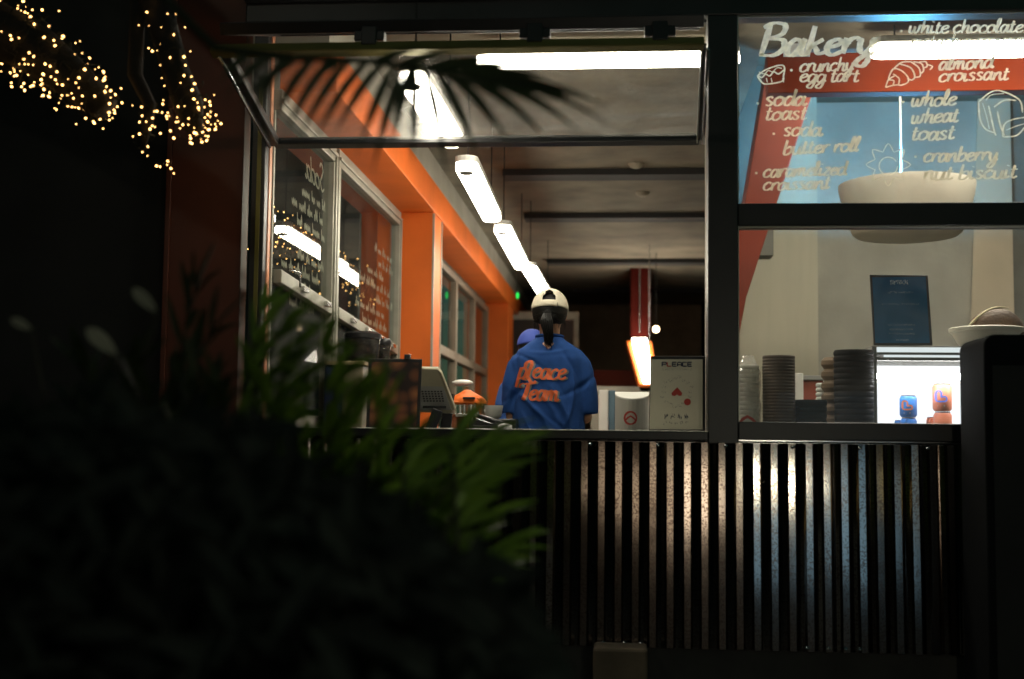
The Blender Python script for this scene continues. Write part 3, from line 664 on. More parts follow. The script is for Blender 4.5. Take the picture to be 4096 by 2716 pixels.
for (px0, px1, pyt, yg, lb) in ((1376, 1524, 1330, 1.75, 'larger smoky coffee grinder hopper with black lid beside the orange column'), (1518, 1566, 1356, 2.15, 'smaller coffee grinder hopper half hidden behind the larger one')):
    l_, r_ = P(px0, pyt + 20, yg), P(px1, pyt + 20, yg); cx_ = (l_.x + r_.x) / 2; R_ = (r_.x - l_.x) / 2
    if yg > 2: R_ *= 1.25; cx_ -= R_ * .25
    zt = P((px0 + px1) / 2, pyt, yg).z; h = .17 if yg < 2 else .14
    root = thing('coffee_grinder', lb, 'coffee grinder', (cx_, yg, CB), 'coffee grinders on the left counter')
    mb = MB(); mb.lathe([(0, zt + .004), (R_ * .8, zt + .002), (R_, zt - .01), (R_, zt - .035), (R_ * .96, zt - .038), (0, zt - .038)], (cx_, yg, 0), 32); mb.build('lid', m_black, root, smooth=True, auto=40)
    mb = MB(); mb.lathe([(R_ * .95, zt - .038), (R_ * .86, zt - h), (R_ * .3, zt - h - .08), (R_ * .28, zt - h - .08), (R_ * .82, zt - h + .006), (R_ * .92, zt - .038)], (cx_, yg, 0), 32); mb.build('hopper', glass('smoky hopper', .6, .12, (.42, .36, .30), 8), root, smooth=True)
    mb = MB(); mb.lathe([(0, zt - .075), (R_ * .88, zt - .075), (R_ * .82, zt - h + .008), (0, zt - h + .008)], (cx_, yg, 0), 24); mb.build('coffee_beans', mat('coffee beans', (.05, .025, .012), .5, 0, .7, 60, .6, 70), root, smooth=True, auto=50)
    mb = MB(); mb.box(cx_ - R_ * .75, cx_ + R_ * .75, yg - .08, yg + .1, CB, zt - h - .08); mb.build('grinder_body', m_black, root, bevel=.012)
# orange juicer / slicer machine
yo = 1.05
q = lambda px, py, dy=0: P(px, py, yo + dy)
base = q(1850, 1745); root = thing('juice_press', 'orange enamel press machine with a domed top beside the cup', 'machine', (base.x, yo + .08, 1.07))
cx_ = q(1862, 1600).x; sp = (yo + 5.6) / F_PX
prof = [(0, 1556), (12, 1557), (26, 1566), (44, 1576), (62, 1584), (74, 1596), (80, 1606), (80, 1612), (0, 1612)]
mb = MB(); mb.lathe([(r_ * sp, P(1850, y_, yo).z) for r_, y_ in prof], (cx_, yo + .08, 0), 32, sy=.8); mb.build('dome', m_orange, root, smooth=True, auto=50)
mb = MB(); p0, p1 = q(1804, 1600, .02), q(1916, 1640, .02); mb.box(p0.x + .005, p1.x - .025, yo + .0, yo + .16, p1.z + .03, p0.z - .004); p2 = q(1902, 1590); mb.box(p2.x, p2.x + .03, yo + .02, yo + .12, q(1900, 1622).z, p2.z + .002); mb.build('body', m_orange, root, bevel=.008)
mb = MB(); p0, p1 = q(1852, 1588, -.012), q(1898, 1596, -.012); mb.box(p0.x, p1.x, yo - .014, yo + .02, p1.z, p0.z); mb.build('slot', m_blackmat, root); mb = MB(); mb.box(q(1798, 1610).x, q(1814, 1610).x, yo - .01, yo + .05, q(1800, 1600).z, q(1800, 1575).z); mb.build('handle', m_blackmat, root, bevel=.002)
mb = MB()
for px in (1836, 1852, 1880, 1896): mb.tube([V((q(px, 1612).x, yo + .05, q(px, 1612).z)), V((q(px, 1660).x, yo + .05, q(px, 1660).z))], .008, 8)
mb.box(q(1822, 1650).x, q(1908, 1650).x, yo + .0, yo + .12, q(1850, 1668).z, q(1850, 1654).z); mb.build('spout', m_steel, root, bevel=.002)
mb = MB(); mb.box(q(1800, 1680).x, q(1898, 1680).x, yo + .06, yo + .2, 1.07, q(1850, 1655).z); mb.build('pedestal', mat('salmon enamel', (.5, .16, .07), .5), root, bevel=.01)
q2 = P(1850, 1532, yo + .3); mb = MB(); mb.ball(q2, .06, (1.0, .7, .32)); mb.build('lid', m_white, root, smooth=True)
# cup
yc = .95; c0 = P(1975, 1644, yc); s_ = (yc + 5.6) / F_PX
root = thing('coffee_cup', 'white coffee cup beside the blue shirt sleeve', 'cup', (c0.x, yc, P(1975, 1672, yc).z))
zb2, zt2 = P(1975, 1676, yc).z, P(1975, 1622, yc).z
mb = MB(); mb.lathe([(0, zb2), (20 * s_, zb2), (32 * s_, zb2 + .018), (38 * s_, zt2), (36 * s_, zt2), (28 * s_, zb2 + .02), (0, zb2 + .01)], (c0.x, yc, 0), 28); mb.build('cup_body', m_white, root, smooth=True, auto=60)
hc = P(1946, 1642, yc); mb = MB(); mb.tube([V((hc.x + .012 + 0 * i - .021 * math.sin(i * math.pi / 8), yc, hc.z + .018 * math.cos(i * math.pi / 8))) for i in range(9)], .004, 8); mb.build('cup_handle', m_white, root, smooth=True)
mb = MB(); p = P(1975, 1690, yc); mb.box(p.x - .12, p.x + .12, yc - .08, yc + .1, 1.07, zb2); o = mb.build('cup_warmer', m_black, None, bevel=.006); tag(o, 'low black warming box under the white coffee cup', 'cup warmer')
# portafilter lying across
yp = .55; root = thing('portafilter', 'black handled steel portafilter lying in front of the cup', 'portafilter', P(1950, 1680, yp))
a, b = P(1900, 1660, yp), P(2030, 1700, yp - .05)
mb = MB(); mb.tube([a, a.lerp(b, .5), b], [.009, .013, .010], 10); mb.build('handle', m_black, root, smooth=True)
mb = MB(); p = P(1893, 1656, yp); mb.lathe([(0, -.012), (.028, -.012), (.03, .012), (.027, .014), (0, -.004)], p, 20); mb.build('basket', m_steel, root, smooth=True, auto=40)
mb = MB(); mb.tube([P(1888, 1672, yp), P(1970, 1697, yp)], .005, 8); mb.build('lever', m_steel, root, smooth=True)
p = P(1958, 1734, yp); mb = MB(); mb.box(p.x - .08, p.x + .09, yp - .04, yp + .04, CT, P(1950, 1702, yp).z); tag(mb.build('knock_box', m_blackmat, None, bevel=.005), 'black knock box under the portafilter', 'knock box')
p = P(2020, 1712, .42); mb = MB(); mb.lathe([(0, CT), (.028, CT), (.036, CT + .012), (.034, p.z + .012), (.02, p.z + .02), (0, p.z + .022)], (p.x, .42, 0), 20); tag(mb.build('sugar_pot', m_white, None, smooth=True), 'small round white pot at the foot of the blue shirt', 'pot')

# curved-lid dispenser
yd = .26; l_, r_ = P(2460, 1650, yd), P(2597, 1650, yd); xc = (l_.x + r_.x) / 2; hw = (r_.x - l_.x) / 2; zt2 = P(2528, 1566, yd).z; zf = P(2528, 1597, yd).z
root = thing('paper_dispenser', 'box dispenser toned grey for shade, with slanting white lid and red ring beside the menu board', 'dispenser', (xc, yd, CT))
n = 14; arc = [(hw * math.cos(math.pi * k / n), -.09 * math.sin(math.pi * k / n)) for k in range(n + 1)]
top = lambda y: zf + (zt2 - zf) * (y + .09) / .12
pts2 = arc + [(-hw, .03), (hw, .03)]
mb = MB(); mb.hexa([V((xc + x_, yd + .09 + y_, CT)) for x_, y_ in pts2], [V((xc + x_, yd + .09 + y_, top(y_) - .004)) for x_, y_ in pts2]); mb.build('dispenser_body', mat('shaded white plastic', (.42, .41, .36), .5, 0, .05), root)  # white body greyed, the front's shade is in the colour
mb = MB(); mb.hexa([V((xc + x_ * 1.01, yd + .09 + y_ * 1.01, top(y_) - .003)) for x_, y_ in pts2], [V((xc + x_ * 1.01, yd + .09 + y_ * 1.01, top(y_) + .003)) for x_, y_ in pts2]); mb.build('lid', m_white, root)
m_redink = mat('red ink', (.35, .03, .02), .6); m_navyink = mat('navy ink', (.012, .02, .06), .6)
ink = Ink(); f2 = lambda u, v: P(u, v, yd - .004)
def curved(u, v):
    p = P(u, v, yd); t = max(-1, min(1, (p.x - xc) / hw)); p.y = yd + .09 - .09 * math.sqrt(max(0, 1 - t * t)) - .0025; return p
rg = [(2522 + 24 * math.cos(i * math.pi / 8), 1672 + 25 * math.sin(i * math.pi / 8)) for i in range(17)]
ink.stroke(rg, 8, curved, .9); ink.stroke([(2498, 1684), (2510, 1672), (2522, 1664), (2534, 1672), (2546, 1684)], 7, curved, .9); ink.build('emblem', m_redink, root)
# menu board
ym = .15
root = thing('menu_board', 'pale menu board with a red heart in a thin black frame beside the pillar', 'menu board', P(2710, 1725, ym))
c4 = [P(2596, 1722, ym), P(2822, 1724, ym), P(2822, 1424, ym + .02), P(2602, 1424, ym + .02)]
MB().hexa(*plate(*c4, .014)).build('frame', m_black, root, bevel=.003)
mp_ = lambda u, v: P(2580 + u / 2.888, 1420 + v / 2.888, ym - .004 + .02 * (860 - v) / 860)
raw('board', [mp_(52, 858), mp_(664, 860), mp_(666, 50), mp_(72, 50)], [(0, 1, 2, 3)], mat('cream card', (.55, .52, .40), .6, 0, .04), root)
mp2 = lambda u, v: mp_(u, v) - V((0, .0015, 0))
def sans(ink, s_, x0, y0, cw, h, w, fn):             # plain block capitals
    C_ = {'P': [[(0, 0), (0, 1), (.8, 1), (.8, .5), (0, .5)]], 'L': [[(0, 1), (0, 0), (.8, 0)]], 'E': [[(.8, 1), (0, 1), (0, 0), (.8, 0)], [(0, .5), (.7, .5)]],
          'A': [[(0, 0), (0, .8), (.2, 1), (.6, 1), (.8, .8), (.8, 0)], [(0, .4), (.8, .4)]], 'C': [[(.8, 1), (0, 1), (0, 0), (.8, 0)]]}
    for i, ch in enumerate(s_):
        for st in C_.get(ch, []):
            for p0, p1 in zip(st, st[1:]):
                ink.stroke([(x0 + (i + p0[0]) * cw, y0 - p0[1] * h), (x0 + (i + p1[0]) * cw, y0 - p1[1] * h)], w, fn, 1)
ink = Ink(); sans(ink, 'P EACE', 198, 130, 59, 46, 17, mp2)
def marks(ink, x0, x1, y0, h, n, fn):                 # small print, too small to read
    cw = (x1 - x0) / n
    for i in range(n):
        for _ in range(3):
            a = (x0 + (i + RND.uniform(.1, .7)) * cw, y0 - RND.random() * h); b = (a[0] + RND.choice((0, cw * .4)), a[1] + RND.choice((0, h * .5)))
            if a != b: ink.stroke([a, b], h * .16, fn, 1)
marks(ink, 195, 545, 172, 18, 14, mp2)
for i in range(18):
    a = i * 2 * math.pi / 18; r_ = 150 + 14 * (i % 3); u, v = 368 + r_ * math.cos(a), 425 + r_ * math.sin(a)
    marks(ink, u - 26, u + 26, v + 10, 22, 3, mp2)
for i in range(4): marks(ink, 218 + i * 78, 268 + i * 78, 722, 44, 3, mp2)
for i in range(4): marks(ink, 218 + i * 78, 268 + i * 78, 722, 44, 3, mp2)
for i in range(5): marks(ink, 210 + i * 64, 250 + i * 64, 795, 34, 2, mp2)
ink.build('print', m_navyink, root)
ink = Ink(); sans(ink, ' L', 198, 130, 59, 46, 17, mp2)
ink.poly([(372, 372), (430, 440), (420, 468), (390, 472), (368, 455), (345, 475), (312, 468), (305, 440)], mp2)
ink.poly([(490 + 40 * math.cos(i * math.pi / 8), 542 + 40 * math.sin(i * math.pi / 8)) for i in range(16)], mp2)
ink.build('heart_mark', m_redink, root)
# pale upright cabinet edge far behind the dispenser
a, b = P(2396, 1560, 4.4), P(2432, 1760, 4.4)
root = thing('tall_fridge', 'narrow pale upright fridge edge behind the shirt and the dispenser', 'fridge', ((a.x + b.x) / 2, 4.4, FLOOR))
mb = MB(); mb.box(a.x, b.x, 4.4, 4.9, FLOOR, a.z); mb.build('side_panel', m_white, root, bevel=.006)
mb = MB(); mb.box(b.x, b.x + .055, 4.42, 4.9, FLOOR, a.z); mb.build('door', mat('blue grey door', (.10, .18, .24), .4), root, bevel=.006)
a = P(2345, 1545, 7.6); b = P(2640, 1580, 7.6); mb = MB(); mb.box(a.x, b.x, 7.6, 8.2, a.z - .06, a.z); mb.box(a.x + .05, b.x - .05, 7.65, 8.1, FLOOR, a.z - .06)
tag(mb.build('back_counter', mat('back counter', (.35, .32, .26), .6), None, bevel=.006), 'low beige counter far behind the blue shirt', 'counter')

# ------------------------------------------------------------------ right-hand counter
yb = .42; sB = (yb + 5.6) / F_PX
def stack_prof(r0, r1, z0, z1, n, lip=.004):
    pr = [(0, z0)]
    for i in range(n):
        t = i / n; r_ = r0 + (r1 - r0) * t; za = z0 + (z1 - z0) * t; zb3 = z0 + (z1 - z0) * (i + 1) / n
        pr += [(r_, za), (r_ + lip, za + (zb3 - za) * .35), (r_ + lip, za + (zb3 - za) * .7), (r_, zb3)]
    return pr + [(0, z1)]
def lean_stack(name, label, cat, px0, px1, pyt, y, n, material, z0=CT, lip=.004, tilt=0, taper=1):
    l_, r_ = P(px0, pyt + 60, y), P(px1, pyt + 60, y); zt = P((px0 + px1) / 2, pyt, y).z; R_ = (r_.x - l_.x) / 2; cx_ = (l_.x + r_.x) / 2
    pr = stack_prof(R_ * taper, R_, 0, zt - z0, n, lip)
    mb = MB(); mb.lathe(pr, (cx_, y, z0), 36, Matrix.Rotation(tilt, 3, 'Y') if tilt else None); o = mb.build(name, material, None, smooth=True, auto=25)
    return tag(o, label, cat)
lean_stack('lid_stack', 'tall brown stack of paper lids next to the plastic sleeve', 'stack of lids', 3052, 3178, 1424, yb, 26, mat('brown paper lids', (.05, .032, .017), .7, 0, .3, 14), lip=.003)
lean_stack('bowl_stack', 'low stack of black bowls between the brown and black towers', 'stack of bowls', 3178, 3306, 1600, yb + .02, 6, mat('black green plastic', (.008, .014, .012), .7, spec=.2), lip=.005, taper=.92)
lean_stack('bowl_stack', 'tall black tower of nested bowls beside the lit fridge', 'stack of bowls', 3338, 3492, 1402, yb, 15, mat('matt black bowls', (.008, .008, .009), .75, spec=.15), lip=.0045, taper=.98)
lean_stack('cup_stack', 'slim kraft stack of nested bowls leaning on the black tower', 'stack of bowls', 3290, 3420, 1432, yb + .16, 7, mat('kraft paper', (.15, .10, .055), .7), lip=.014, taper=.9, tilt=.02)
lean_stack('saucer_stack', 'small leaning stack of white saucers behind the black bowls', 'stack of saucers', 3268, 3312, 1532, .62, 12, m_white, lip=.006)
lean_stack('saucer_stack', 'second white saucer stack, closest to the kraft bowls', 'stack of saucers', 3298, 3336, 1520, .60, 13, m_white, lip=.006)
# plastic sleeve of cups
l_, r_ = P(2940, 1560, yb), P(3044, 1560, yb); cx_ = (l_.x + r_.x) / 2; R_ = (r_.x - l_.x) / 2
root = thing('cup_sleeve', 'crumpled clear plastic sleeve of cups at the left end of the window', 'cup sleeve', (cx_, yb, CT))
zt = P(2990, 1452, yb).z; mb = MB()
NR, NS = 26, 40; rings = []
for i in range(NR):
    t = i / (NR - 1); z = CT + (zt + .035 - CT) * t; row = []
    for k in range(NS):
        a = 2 * math.pi * k / NS; cr = noise.noise(V((math.cos(a) * 3, math.sin(a) * 3, t * 7))) * .10 + noise.noise(V((math.cos(a) * 9, math.sin(a) * 9, t * 16))) * .06
        pin = 1 if t < .8 else 1 - (t - .8) / .2 * .65
        rr = R_ * (.95 + cr * (.35 + 1.2 * t)) * pin
        row.append(mb.bm.verts.new((cx_ + rr * math.cos(a), yb + rr * math.sin(a), z + (.02 * noise.noise(V((a * 2, 1, 0))) if t > .9 else 0))))
    rings.append(row)
for A_, B_ in zip(rings, rings[1:]):
    for k in range(NS): mb.bm.faces.new((A_[k], A_[(k + 1) % NS], B_[(k + 1) % NS], B_[k]))
mb.build('plastic_film', glass('crumpled film', 1.0, .34, (.95, .95, .95), 18), root)
mb = MB(); mb.lathe(stack_prof(R_ * .78, R_ * .82, 0, zt - CT - .01, 16, .004), (cx_, yb, CT), 28); mb.build('cups', translucent('clear cups', (.55, .54, .48), .5), root, smooth=True, auto=25)
ink = Ink(); fs = lambda u, v: P(u, v, yb - R_ - .006)
ink.stroke([(2958, 1690), (2972, 1676), (2990, 1666), (3008, 1676), (3022, 1690)], 12, fs, 1); ink.build('emblem', m_redink, root)
# things behind
p0, p1 = P(3180, 1492, 2.0), P(3214, 1600, 2.0); mb = MB(); mb.box(p0.x, p1.x, 2.0, 2.2, 1.07, p0.z); o = mb.build('milk_carton', m_white, None, bevel=.004); tag(o, 'white carton on the back shelf, just right of the brown lids', 'carton')
p0, p1 = P(3222, 1502, 2.3), P(3420, 1640, 2.3); mb = MB(); mb.box(p0.x - .12, p1.x + .3, 2.3, 2.7, FLOOR, p0.z - .03); root = mb.build('low_cabinet', mat('red cabinet', (.35, .075, .04), .5), None, bevel=.006); tag(root, 'low red cabinet with grey top at the foot of the concrete wall', 'cabinet')
mb = MB(); mb.box(p0.x - .13, p1.x + .31, 2.28, 2.71, p0.z - .028, p0.z); mb.build('cabinet_top', m_grey, root, bevel=.004)
p = P(3197, 1640, 2.0); mb = MB(); mb.box(.85, p0.x - .14, 1.96, 2.25, FLOOR, 1.07); tag(mb.build('back_shelf', m_concd, None, bevel=.004), 'grey back shelf that carries the white carton', 'shelf')
# square notice near the ceiling
q4 = [P(3134, 226, .92), P(3240, 226, .92), P(3238, 118, .92), P(3132, 108, .92)]
MB().hexa(*plate(*q4, .006)).build('hanging_notice', mat('white card', (.62, .62, .60), .7), None)
tag(bpy.data.objects['hanging_notice'], 'blank white square card hanging under the ceiling behind the Bakery heading', 'notice')
# lit display fridge
yf = .44
FX0, FX1 = P(3488, 1560, yf).x, P(4120, 1560, yf).x; ZT = P(3650, 1383, yf).z
root = thing('display_fridge', 'small glowing white display fridge holding canned drinks', 'display fridge', ((FX0 + FX1) / 2, yf, CT))
zl = lambda py: P(3660, py, yf).z
mb = MB()
mb.box(FX0, FX1, yf + .0, yf + .38, zl(1388), ZT); mb.box(FX0, FX0 + .024, yf, yf + .38, CT, zl(1388)); mb.box(FX1 - .024, FX1, yf, yf + .38, CT, zl(1388))
mb.box(FX0 + .024, FX1 - .024, yf, yf + .03, zl(1419), zl(1409)); mb.box(FX0 + .024, FX1 - .024, yf, yf + .03, zl(1443), zl(1429)); mb.box(FX0 + .024, FX1 - .024, yf, yf + .38, CT, CT + .02)
mb.box(FX0 + .024, FX1 - .024, yf + .36, yf + .38, CT + .02, zl(1388))
mb.build('case', m_grey, root, bevel=.003)
m_fl = emit('fridge light', (.92, .97, 1.0), 1.25)
MB().box(FX0 + .026, FX1 - .026, yf + .345, yf + .358, CT + .022, zl(1445)).build('light_panel', m_fl, root)
mb = MB(); mb.box(FX0 + .025, FX1 - .025, yf + .005, yf + .03, zl(1408), zl(1389)); mb.box(FX0 + .06, FX1 - .025, yf + .005, yf + .03, zl(1428), zl(1420))
mb.build('header_light', emit('header light', (.85, .95, .95), .85), root)
mb = MB(); mb.tube([V((FX0 + .026, yf + .03, zl(1505))), V((FX1 - .026, yf + .03, zl(1505)))], .012, 10); mb.build('fridge_tube', emit('fridge tube', (1, 1, 1), 40), root)
mb = MB(); mb.box(FX0 + .026, FX1 - .026, yf + .08, yf + .10, zl(1492), zl(1486)); mb.box(FX0 + .026, FX1 - .026, yf + .08, yf + .10, zl(1528), zl(1524)); mb.build('shelf_rail', m_alu, root)
MB().box(FX0 + .026, FX1 - .026, yf + .004, yf + .008, CT + .022, zl(1445)).build('glass_door', glass('fridge glass', .3, .03), root)
def can(px0, px1, pyt, pyb, y, body, logo, label, mark=True):
    l_, r_ = P(px0, pyb - 20, y), P(px1, pyb - 20, y); cx_ = (l_.x + r_.x) / 2; R_ = (r_.x - l_.x) / 2; zt = P((px0 + px1) / 2, pyt, y).z; zb3 = max(P((px0 + px1) / 2, pyb, y).z, CT + .021)
    root = thing('drink_can', label, 'can', (cx_, y, zb3), 'drink cans in the display fridge')
    mb = MB(); mb.lathe([(R_ * .80, zb3 + .001), (R_, zb3 + .012), (R_, zt - .016), (R_ * .84, zt - .004)], (cx_, y, 0), 28); mb.build('can_body', body, root, smooth=True, auto=40)
    mb = MB(); mb.lathe([(R_ * .84, zt - .004), (R_ * .86, zt), (R_ * .78, zt), (R_ * .74, zt - .006), (0, zt - .006)], (cx_, y, 0), 28); mb.lathe([(0, zb3), (R_ * .78, zb3), (R_ * .8, zb3 + .001)], (cx_, y, 0), 28); mb.build('can_end', m_steel, root, smooth=True, auto=40)
    if mark:
        ink = Ink(); w_ = px1 - px0; h_ = pyb - pyt; u0, v0 = px0 + w_ * .10, pyt + h_ * .60
        def fc(u, v):
            p = P(u, v, y); t = max(-.98, min(.98, (p.x - cx_) / R_)); p.y = y - R_ * math.sqrt(1 - t * t) - .0008; return p
        ht = [(0, 0), (0, -.34), (.14, -.40), (.24, -.30), (.24, -.14), (.42, -.16), (.52, -.06), (.44, .04), (.1, .05), (0, 0)]
        ink.stroke(spline([(u0 + a_ * w_, v0 + b_ * h_ * .85) for a_, b_ in ht], 4), w_ * .09, fc, .9)
        ink.build('emblem', logo, root)
        ink = Ink(); ink.stroke([(u0 + w_ * .06, pyb - h_ * .20), (u0 + w_ * .40, pyb - h_ * .20)], h_ * .06, fc, 1); ink.build('name_strip', m_white, root)
m_cb, m_co = mat('blue can', (.05, .24, .72), .4, 0, .05), mat('orange can', (.82, .25, .13), .4, 0, .05)
m_lo, m_lb = mat('orange logo', (.8, .25, .1), .4), mat('blue logo', (.12, .2, .75), .4)
yk = yf + .10
can(3599, 3668, 1582, 1670, yk, m_cb, m_lo, 'blue can with an orange heart outline, on top of another can')
can(3602, 3668, 1671, 1772, yk, m_cb, m_lo, 'lower blue can cut off by the window rail', False)
can(3578, 3612, 1680, 1772, yk + .09, m_cb, m_lo, 'blue can peeping out at the lower left of the others', False)
can(3731, 3807, 1536, 1646, yk, m_co, m_lb, 'orange can with a blue heart outline, upper of two')
can(3735, 3808, 1648, 1755, yk, m_co, m_lb, 'lower orange can cut off by the window rail', False)
can(3706, 3742, 1668, 1755, yk + .09, m_co, m_lb, 'deep orange can half hidden behind the orange tower', False)
# framed blue notice leaning on the fridge
yt = .50
root = thing('framed_notice', 'blue printed notice in a black frame standing on the display fridge', 'notice', P(3612, 1383, yt))
c4 = [P(3496, 1384, yt), P(3731, 1382, yt), P(3712, 1100, yt + .05), P(3479, 1098, yt + .05)]
MB().hexa(*plate(*c4, .012)).build('frame', m_black, root, bevel=.003)
it = lambda u, v: P(2900 + u / 1.6505, 850 + v / 1.6505, yt - .003 + .05 * (872 - v) / 460)
raw('sheet', [it(992, 862), it(1352, 862), it(1325, 424), it(972, 428)], [(0, 1, 2, 3)], mat('blue sheet', (.012, .11, .25), .22, 0, .12, 9), root)
it2 = lambda u, v: it(u, v) - V((0, .0015, 0))
ink = Ink()
marks(ink, 1090, 1205, 468, 24, 8, it2)
for i in range(2): marks(ink, 1085, 1210, 468, 22, 9, it2)
for v_, a_, b_ in ((530, 1075, 1240), (608, 1035, 1280), (745, 1070, 1255), (775, 1085, 1240), (803, 1080, 1250), (845, 1130, 1215)): marks(ink, a_, b_, v_, 10, 22, it2)
ink.build('print', mat('pale ink', (.6, .7, .75), .6), root)
# bread bowl
ybw = .62; cw = P(3945, 1320, ybw); s_ = (ybw + 5.6) / F_PX; R_ = 140 * s_
root = thing('bread_bowl', 'white rimmed bowl on the fridge, partly behind the black cabinet', 'bowl', (cw.x, ybw, ZT))
zr_ = P(3900, 1312, ybw).z
mb = MB(); mb.lathe([(0, ZT), (R_ * .62, ZT), (R_ * .78, ZT + .03), (R_ * .90, zr_ - .03), (R_ * .94, zr_ - .024), (R_, zr_ - .02), (R_ * 1.01, zr_ - .004), (R_ * .97, zr_), (R_ * .9, zr_ - .01), (R_ * .7, ZT + .02), (0, ZT + .015)], (cw.x, ybw, 0), 44)
mb.build('bowl_body', mat('off white ceramic', (.66, .63, .53), .5, 0, .05), root, smooth=True, auto=50)
cL = P(3985, 1320, ybw); 
root = thing('bread_loaf', 'round dark crusted loaf of bread sitting in the white bowl', 'bread', (cL.x, ybw, zr_ - .06))
mb = MB(); NS = 26; hL = P(3985, 1232, ybw).z - zr_
mb.ball((cL.x, ybw, zr_ - .02), .10, (1.28, .95, (hL + .02) / .10), 32); lo = mb.build('crust', mat('bread crust', (.10, .05, .018), .6, 0, .5, 9, .5, 40), root, smooth=True)
mb = MB(); pts_ = []
for i in range(12):
    t = i / 11; px, py = 3868 + 165 * t, 1312 - 84 * math.sin(t * math.pi * .58) ** .9; pts_.append(P(px, py, ybw - .045 + .03 * t))
mb.tube(pts_, [.002 + .006 * math.sin(math.pi * min(1, i / 11 + .05)) for i in range(12)], 8); mb.build('flour_ridge', mat('floury crust', (.62, .55, .36), .8), root, smooth=True)

# ================================================================== PEOPLE
def evaluated(o):
    bpy.context.view_layer.update()
    dg = bpy.context.evaluated_depsgraph_get(); me = bpy.data.meshes.new_from_object(o.evaluated_get(dg)); old = o.data
    o.modifiers.clear(); o.data = me; return o
def limb(mb, pts, rs, seg=14):
    mb.tube(pts, rs, seg)
    for p, r in zip(pts, rs): mb.ball(p, r, seg=12)
def fuse(mb, name, material, parent, voxel, smooth=6, post=None):
    o = mb.build(name, material, None)
    r = o.modifiers.new('r', 'REMESH'); r.mode = 'VOXEL'; r.voxel_size = voxel
    s = o.modifiers.new('s', 'SMOOTH'); s.iterations = smooth; s.factor = .5
    evaluated(o)
    if post:
        nrm = [v.normal.copy() for v in o.data.vertices]
        for v, n in zip(o.data.vertices, nrm): v.co += post(v.co, n)
    for p in o.data.polygons: p.use_smooth = True
    if not o.data.materials: o.data.materials.append(material)
    attach(o, parent); return o
m_skin = mat('skin', (.56, .30, .19), .5, 0, .08, 12)
m_hair = mat('black hair', (.004, .0035, .003), .5, 0, .4, 40, spec=.3)
def person(label, base, shirt_mat, cap_mat, trouser_mat, k=1.0, turn=0.0, writing=False, back=True):
    """base = floor point under the neck; the figure looks along +y (away) when turn = 0"""
    root = thing('person', label, 'person', base)
    bx, by, bz = base; Mr = Matrix.Rotation(turn, 3, 'Z')
    def W_(x, y, z): return Mr @ V((x * k, y * k, z * k)) + V((bx, by, bz))
    RM = Mr
    # --- body: one surface
    mb = MB()
    mb.ball(W_(0, .015, 1.525), .088 * k, (.88, 1.08, 1.18), 20, RM)                # skull
    mb.ball(W_(0, .055, 1.475), .062 * k, (.95, 1.0, 1.15), 16, RM)                  # jaw and face
    mb.ball(W_(0, .118, 1.492), .017 * k, (.8, 1, 1.5), 10, RM)                      # nose
    mb.ball(W_(0, .105, 1.452), .016 * k, (1.5, .8, .6), 10, RM)                     # mouth
    for sx in (-1, 1):
        mb.ball(W_(sx * .082, .012, 1.505), .026 * k, (.38, .7, 1.1), 12, RM)        # ears
        mb.ball(W_(sx * .030, .096, 1.522), .013 * k, (1.2, .6, .8), 8, RM)          # eyes
    limb(mb, [W_(0, -.005, 1.33), W_(0, .0, 1.38), W_(0, .015, 1.46)], [.062 * k, .053 * k, .055 * k])
    limb(mb, [W_(0, .0, 1.30), W_(0, .0, 1.15), W_(0, .0, .98), W_(0, .0, .84)], [.105 * k, .125 * k, .115 * k, .14 * k])
    limb(mb, [W_(-.14, .0, 1.265), W_(0, .0, 1.29), W_(.14, .0, 1.265)], [.038 * k, .055 * k, .038 * k])
    for sx in (-1, 1):
        sh, el, wr = W_(sx * .165, .0, 1.245), W_(sx * .190, -.005, .975), W_(sx * .10, .235, 1.00)
        if sx < 0: wr = W_(-.14, .24, .99)
        limb(mb, [sh, sh.lerp(el, .5), el, el.lerp(wr, .4), wr], [.048 * k, .044 * k, .037 * k, .036 * k, .026 * k])
        hd = (wr - el).normalized(); pal = wr + hd * .05 * k
        mb.ball(pal, .034 * k, (1.1, 1.3, .55), 12, RM)
        for f in range(4):
            o_ = (f - 1.5) * .019 * k; b0 = wr + hd * .085 * k + Mr @ V((o_, 0, 0)); L_ = (.060, .070, .066, .052)[f] * k
            limb(mb, [b0 - hd * .02 * k, b0 + hd * L_ * .5 + V((0, 0, -.006 * k)), b0 + hd * L_ + V((0, 0, -.03 * k))], [.0095 * k, .009 * k, .0075 * k], 8)
        th = wr + hd * .035 * k + Mr @ V((-sx * .03 * k, 0, 0)); limb(mb, [th, th + hd * .03 * k + Mr @ V((-sx * .018 * k, 0, 0)), th + hd * .055 * k + Mr @ V((-sx * .012 * k, 0, -.012 * k))], [.012 * k, .010 * k, .008 * k], 8)
        limb(mb, [W_(sx * .085, 0, .82), W_(sx * .095, .01, .45), W_(sx * .10, -.01, .25), W_(sx * .10, 0, .08)], [.085 * k, .058 * k, .055 * k, .04 * k])
        mb.ball(W_(sx * .105, .06, .035), .05 * k, (.85, 2.2, .65), 12, RM)
    fuse(mb, 'body', m_skin, root, .0065 * k, 3)
    # --- trousers and shoes
    mb = MB()
    limb(mb, [W_(-.05, 0, .88), W_(.05, 0, .88)], [.115 * k, .115 * k]); limb(mb, [W_(-.06, 0, .80), W_(.06, 0, .80)], [.12 * k, .12 * k])
    for sx in (-1, 1): limb(mb, [W_(sx * .085, 0, .82), W_(sx * .098, .01, .45), W_(sx * .10, 0, .10)], [.105 * k, .083 * k, .075 * k])
    fuse(mb, 'trousers', trouser_mat, root, .014 * k, 3)
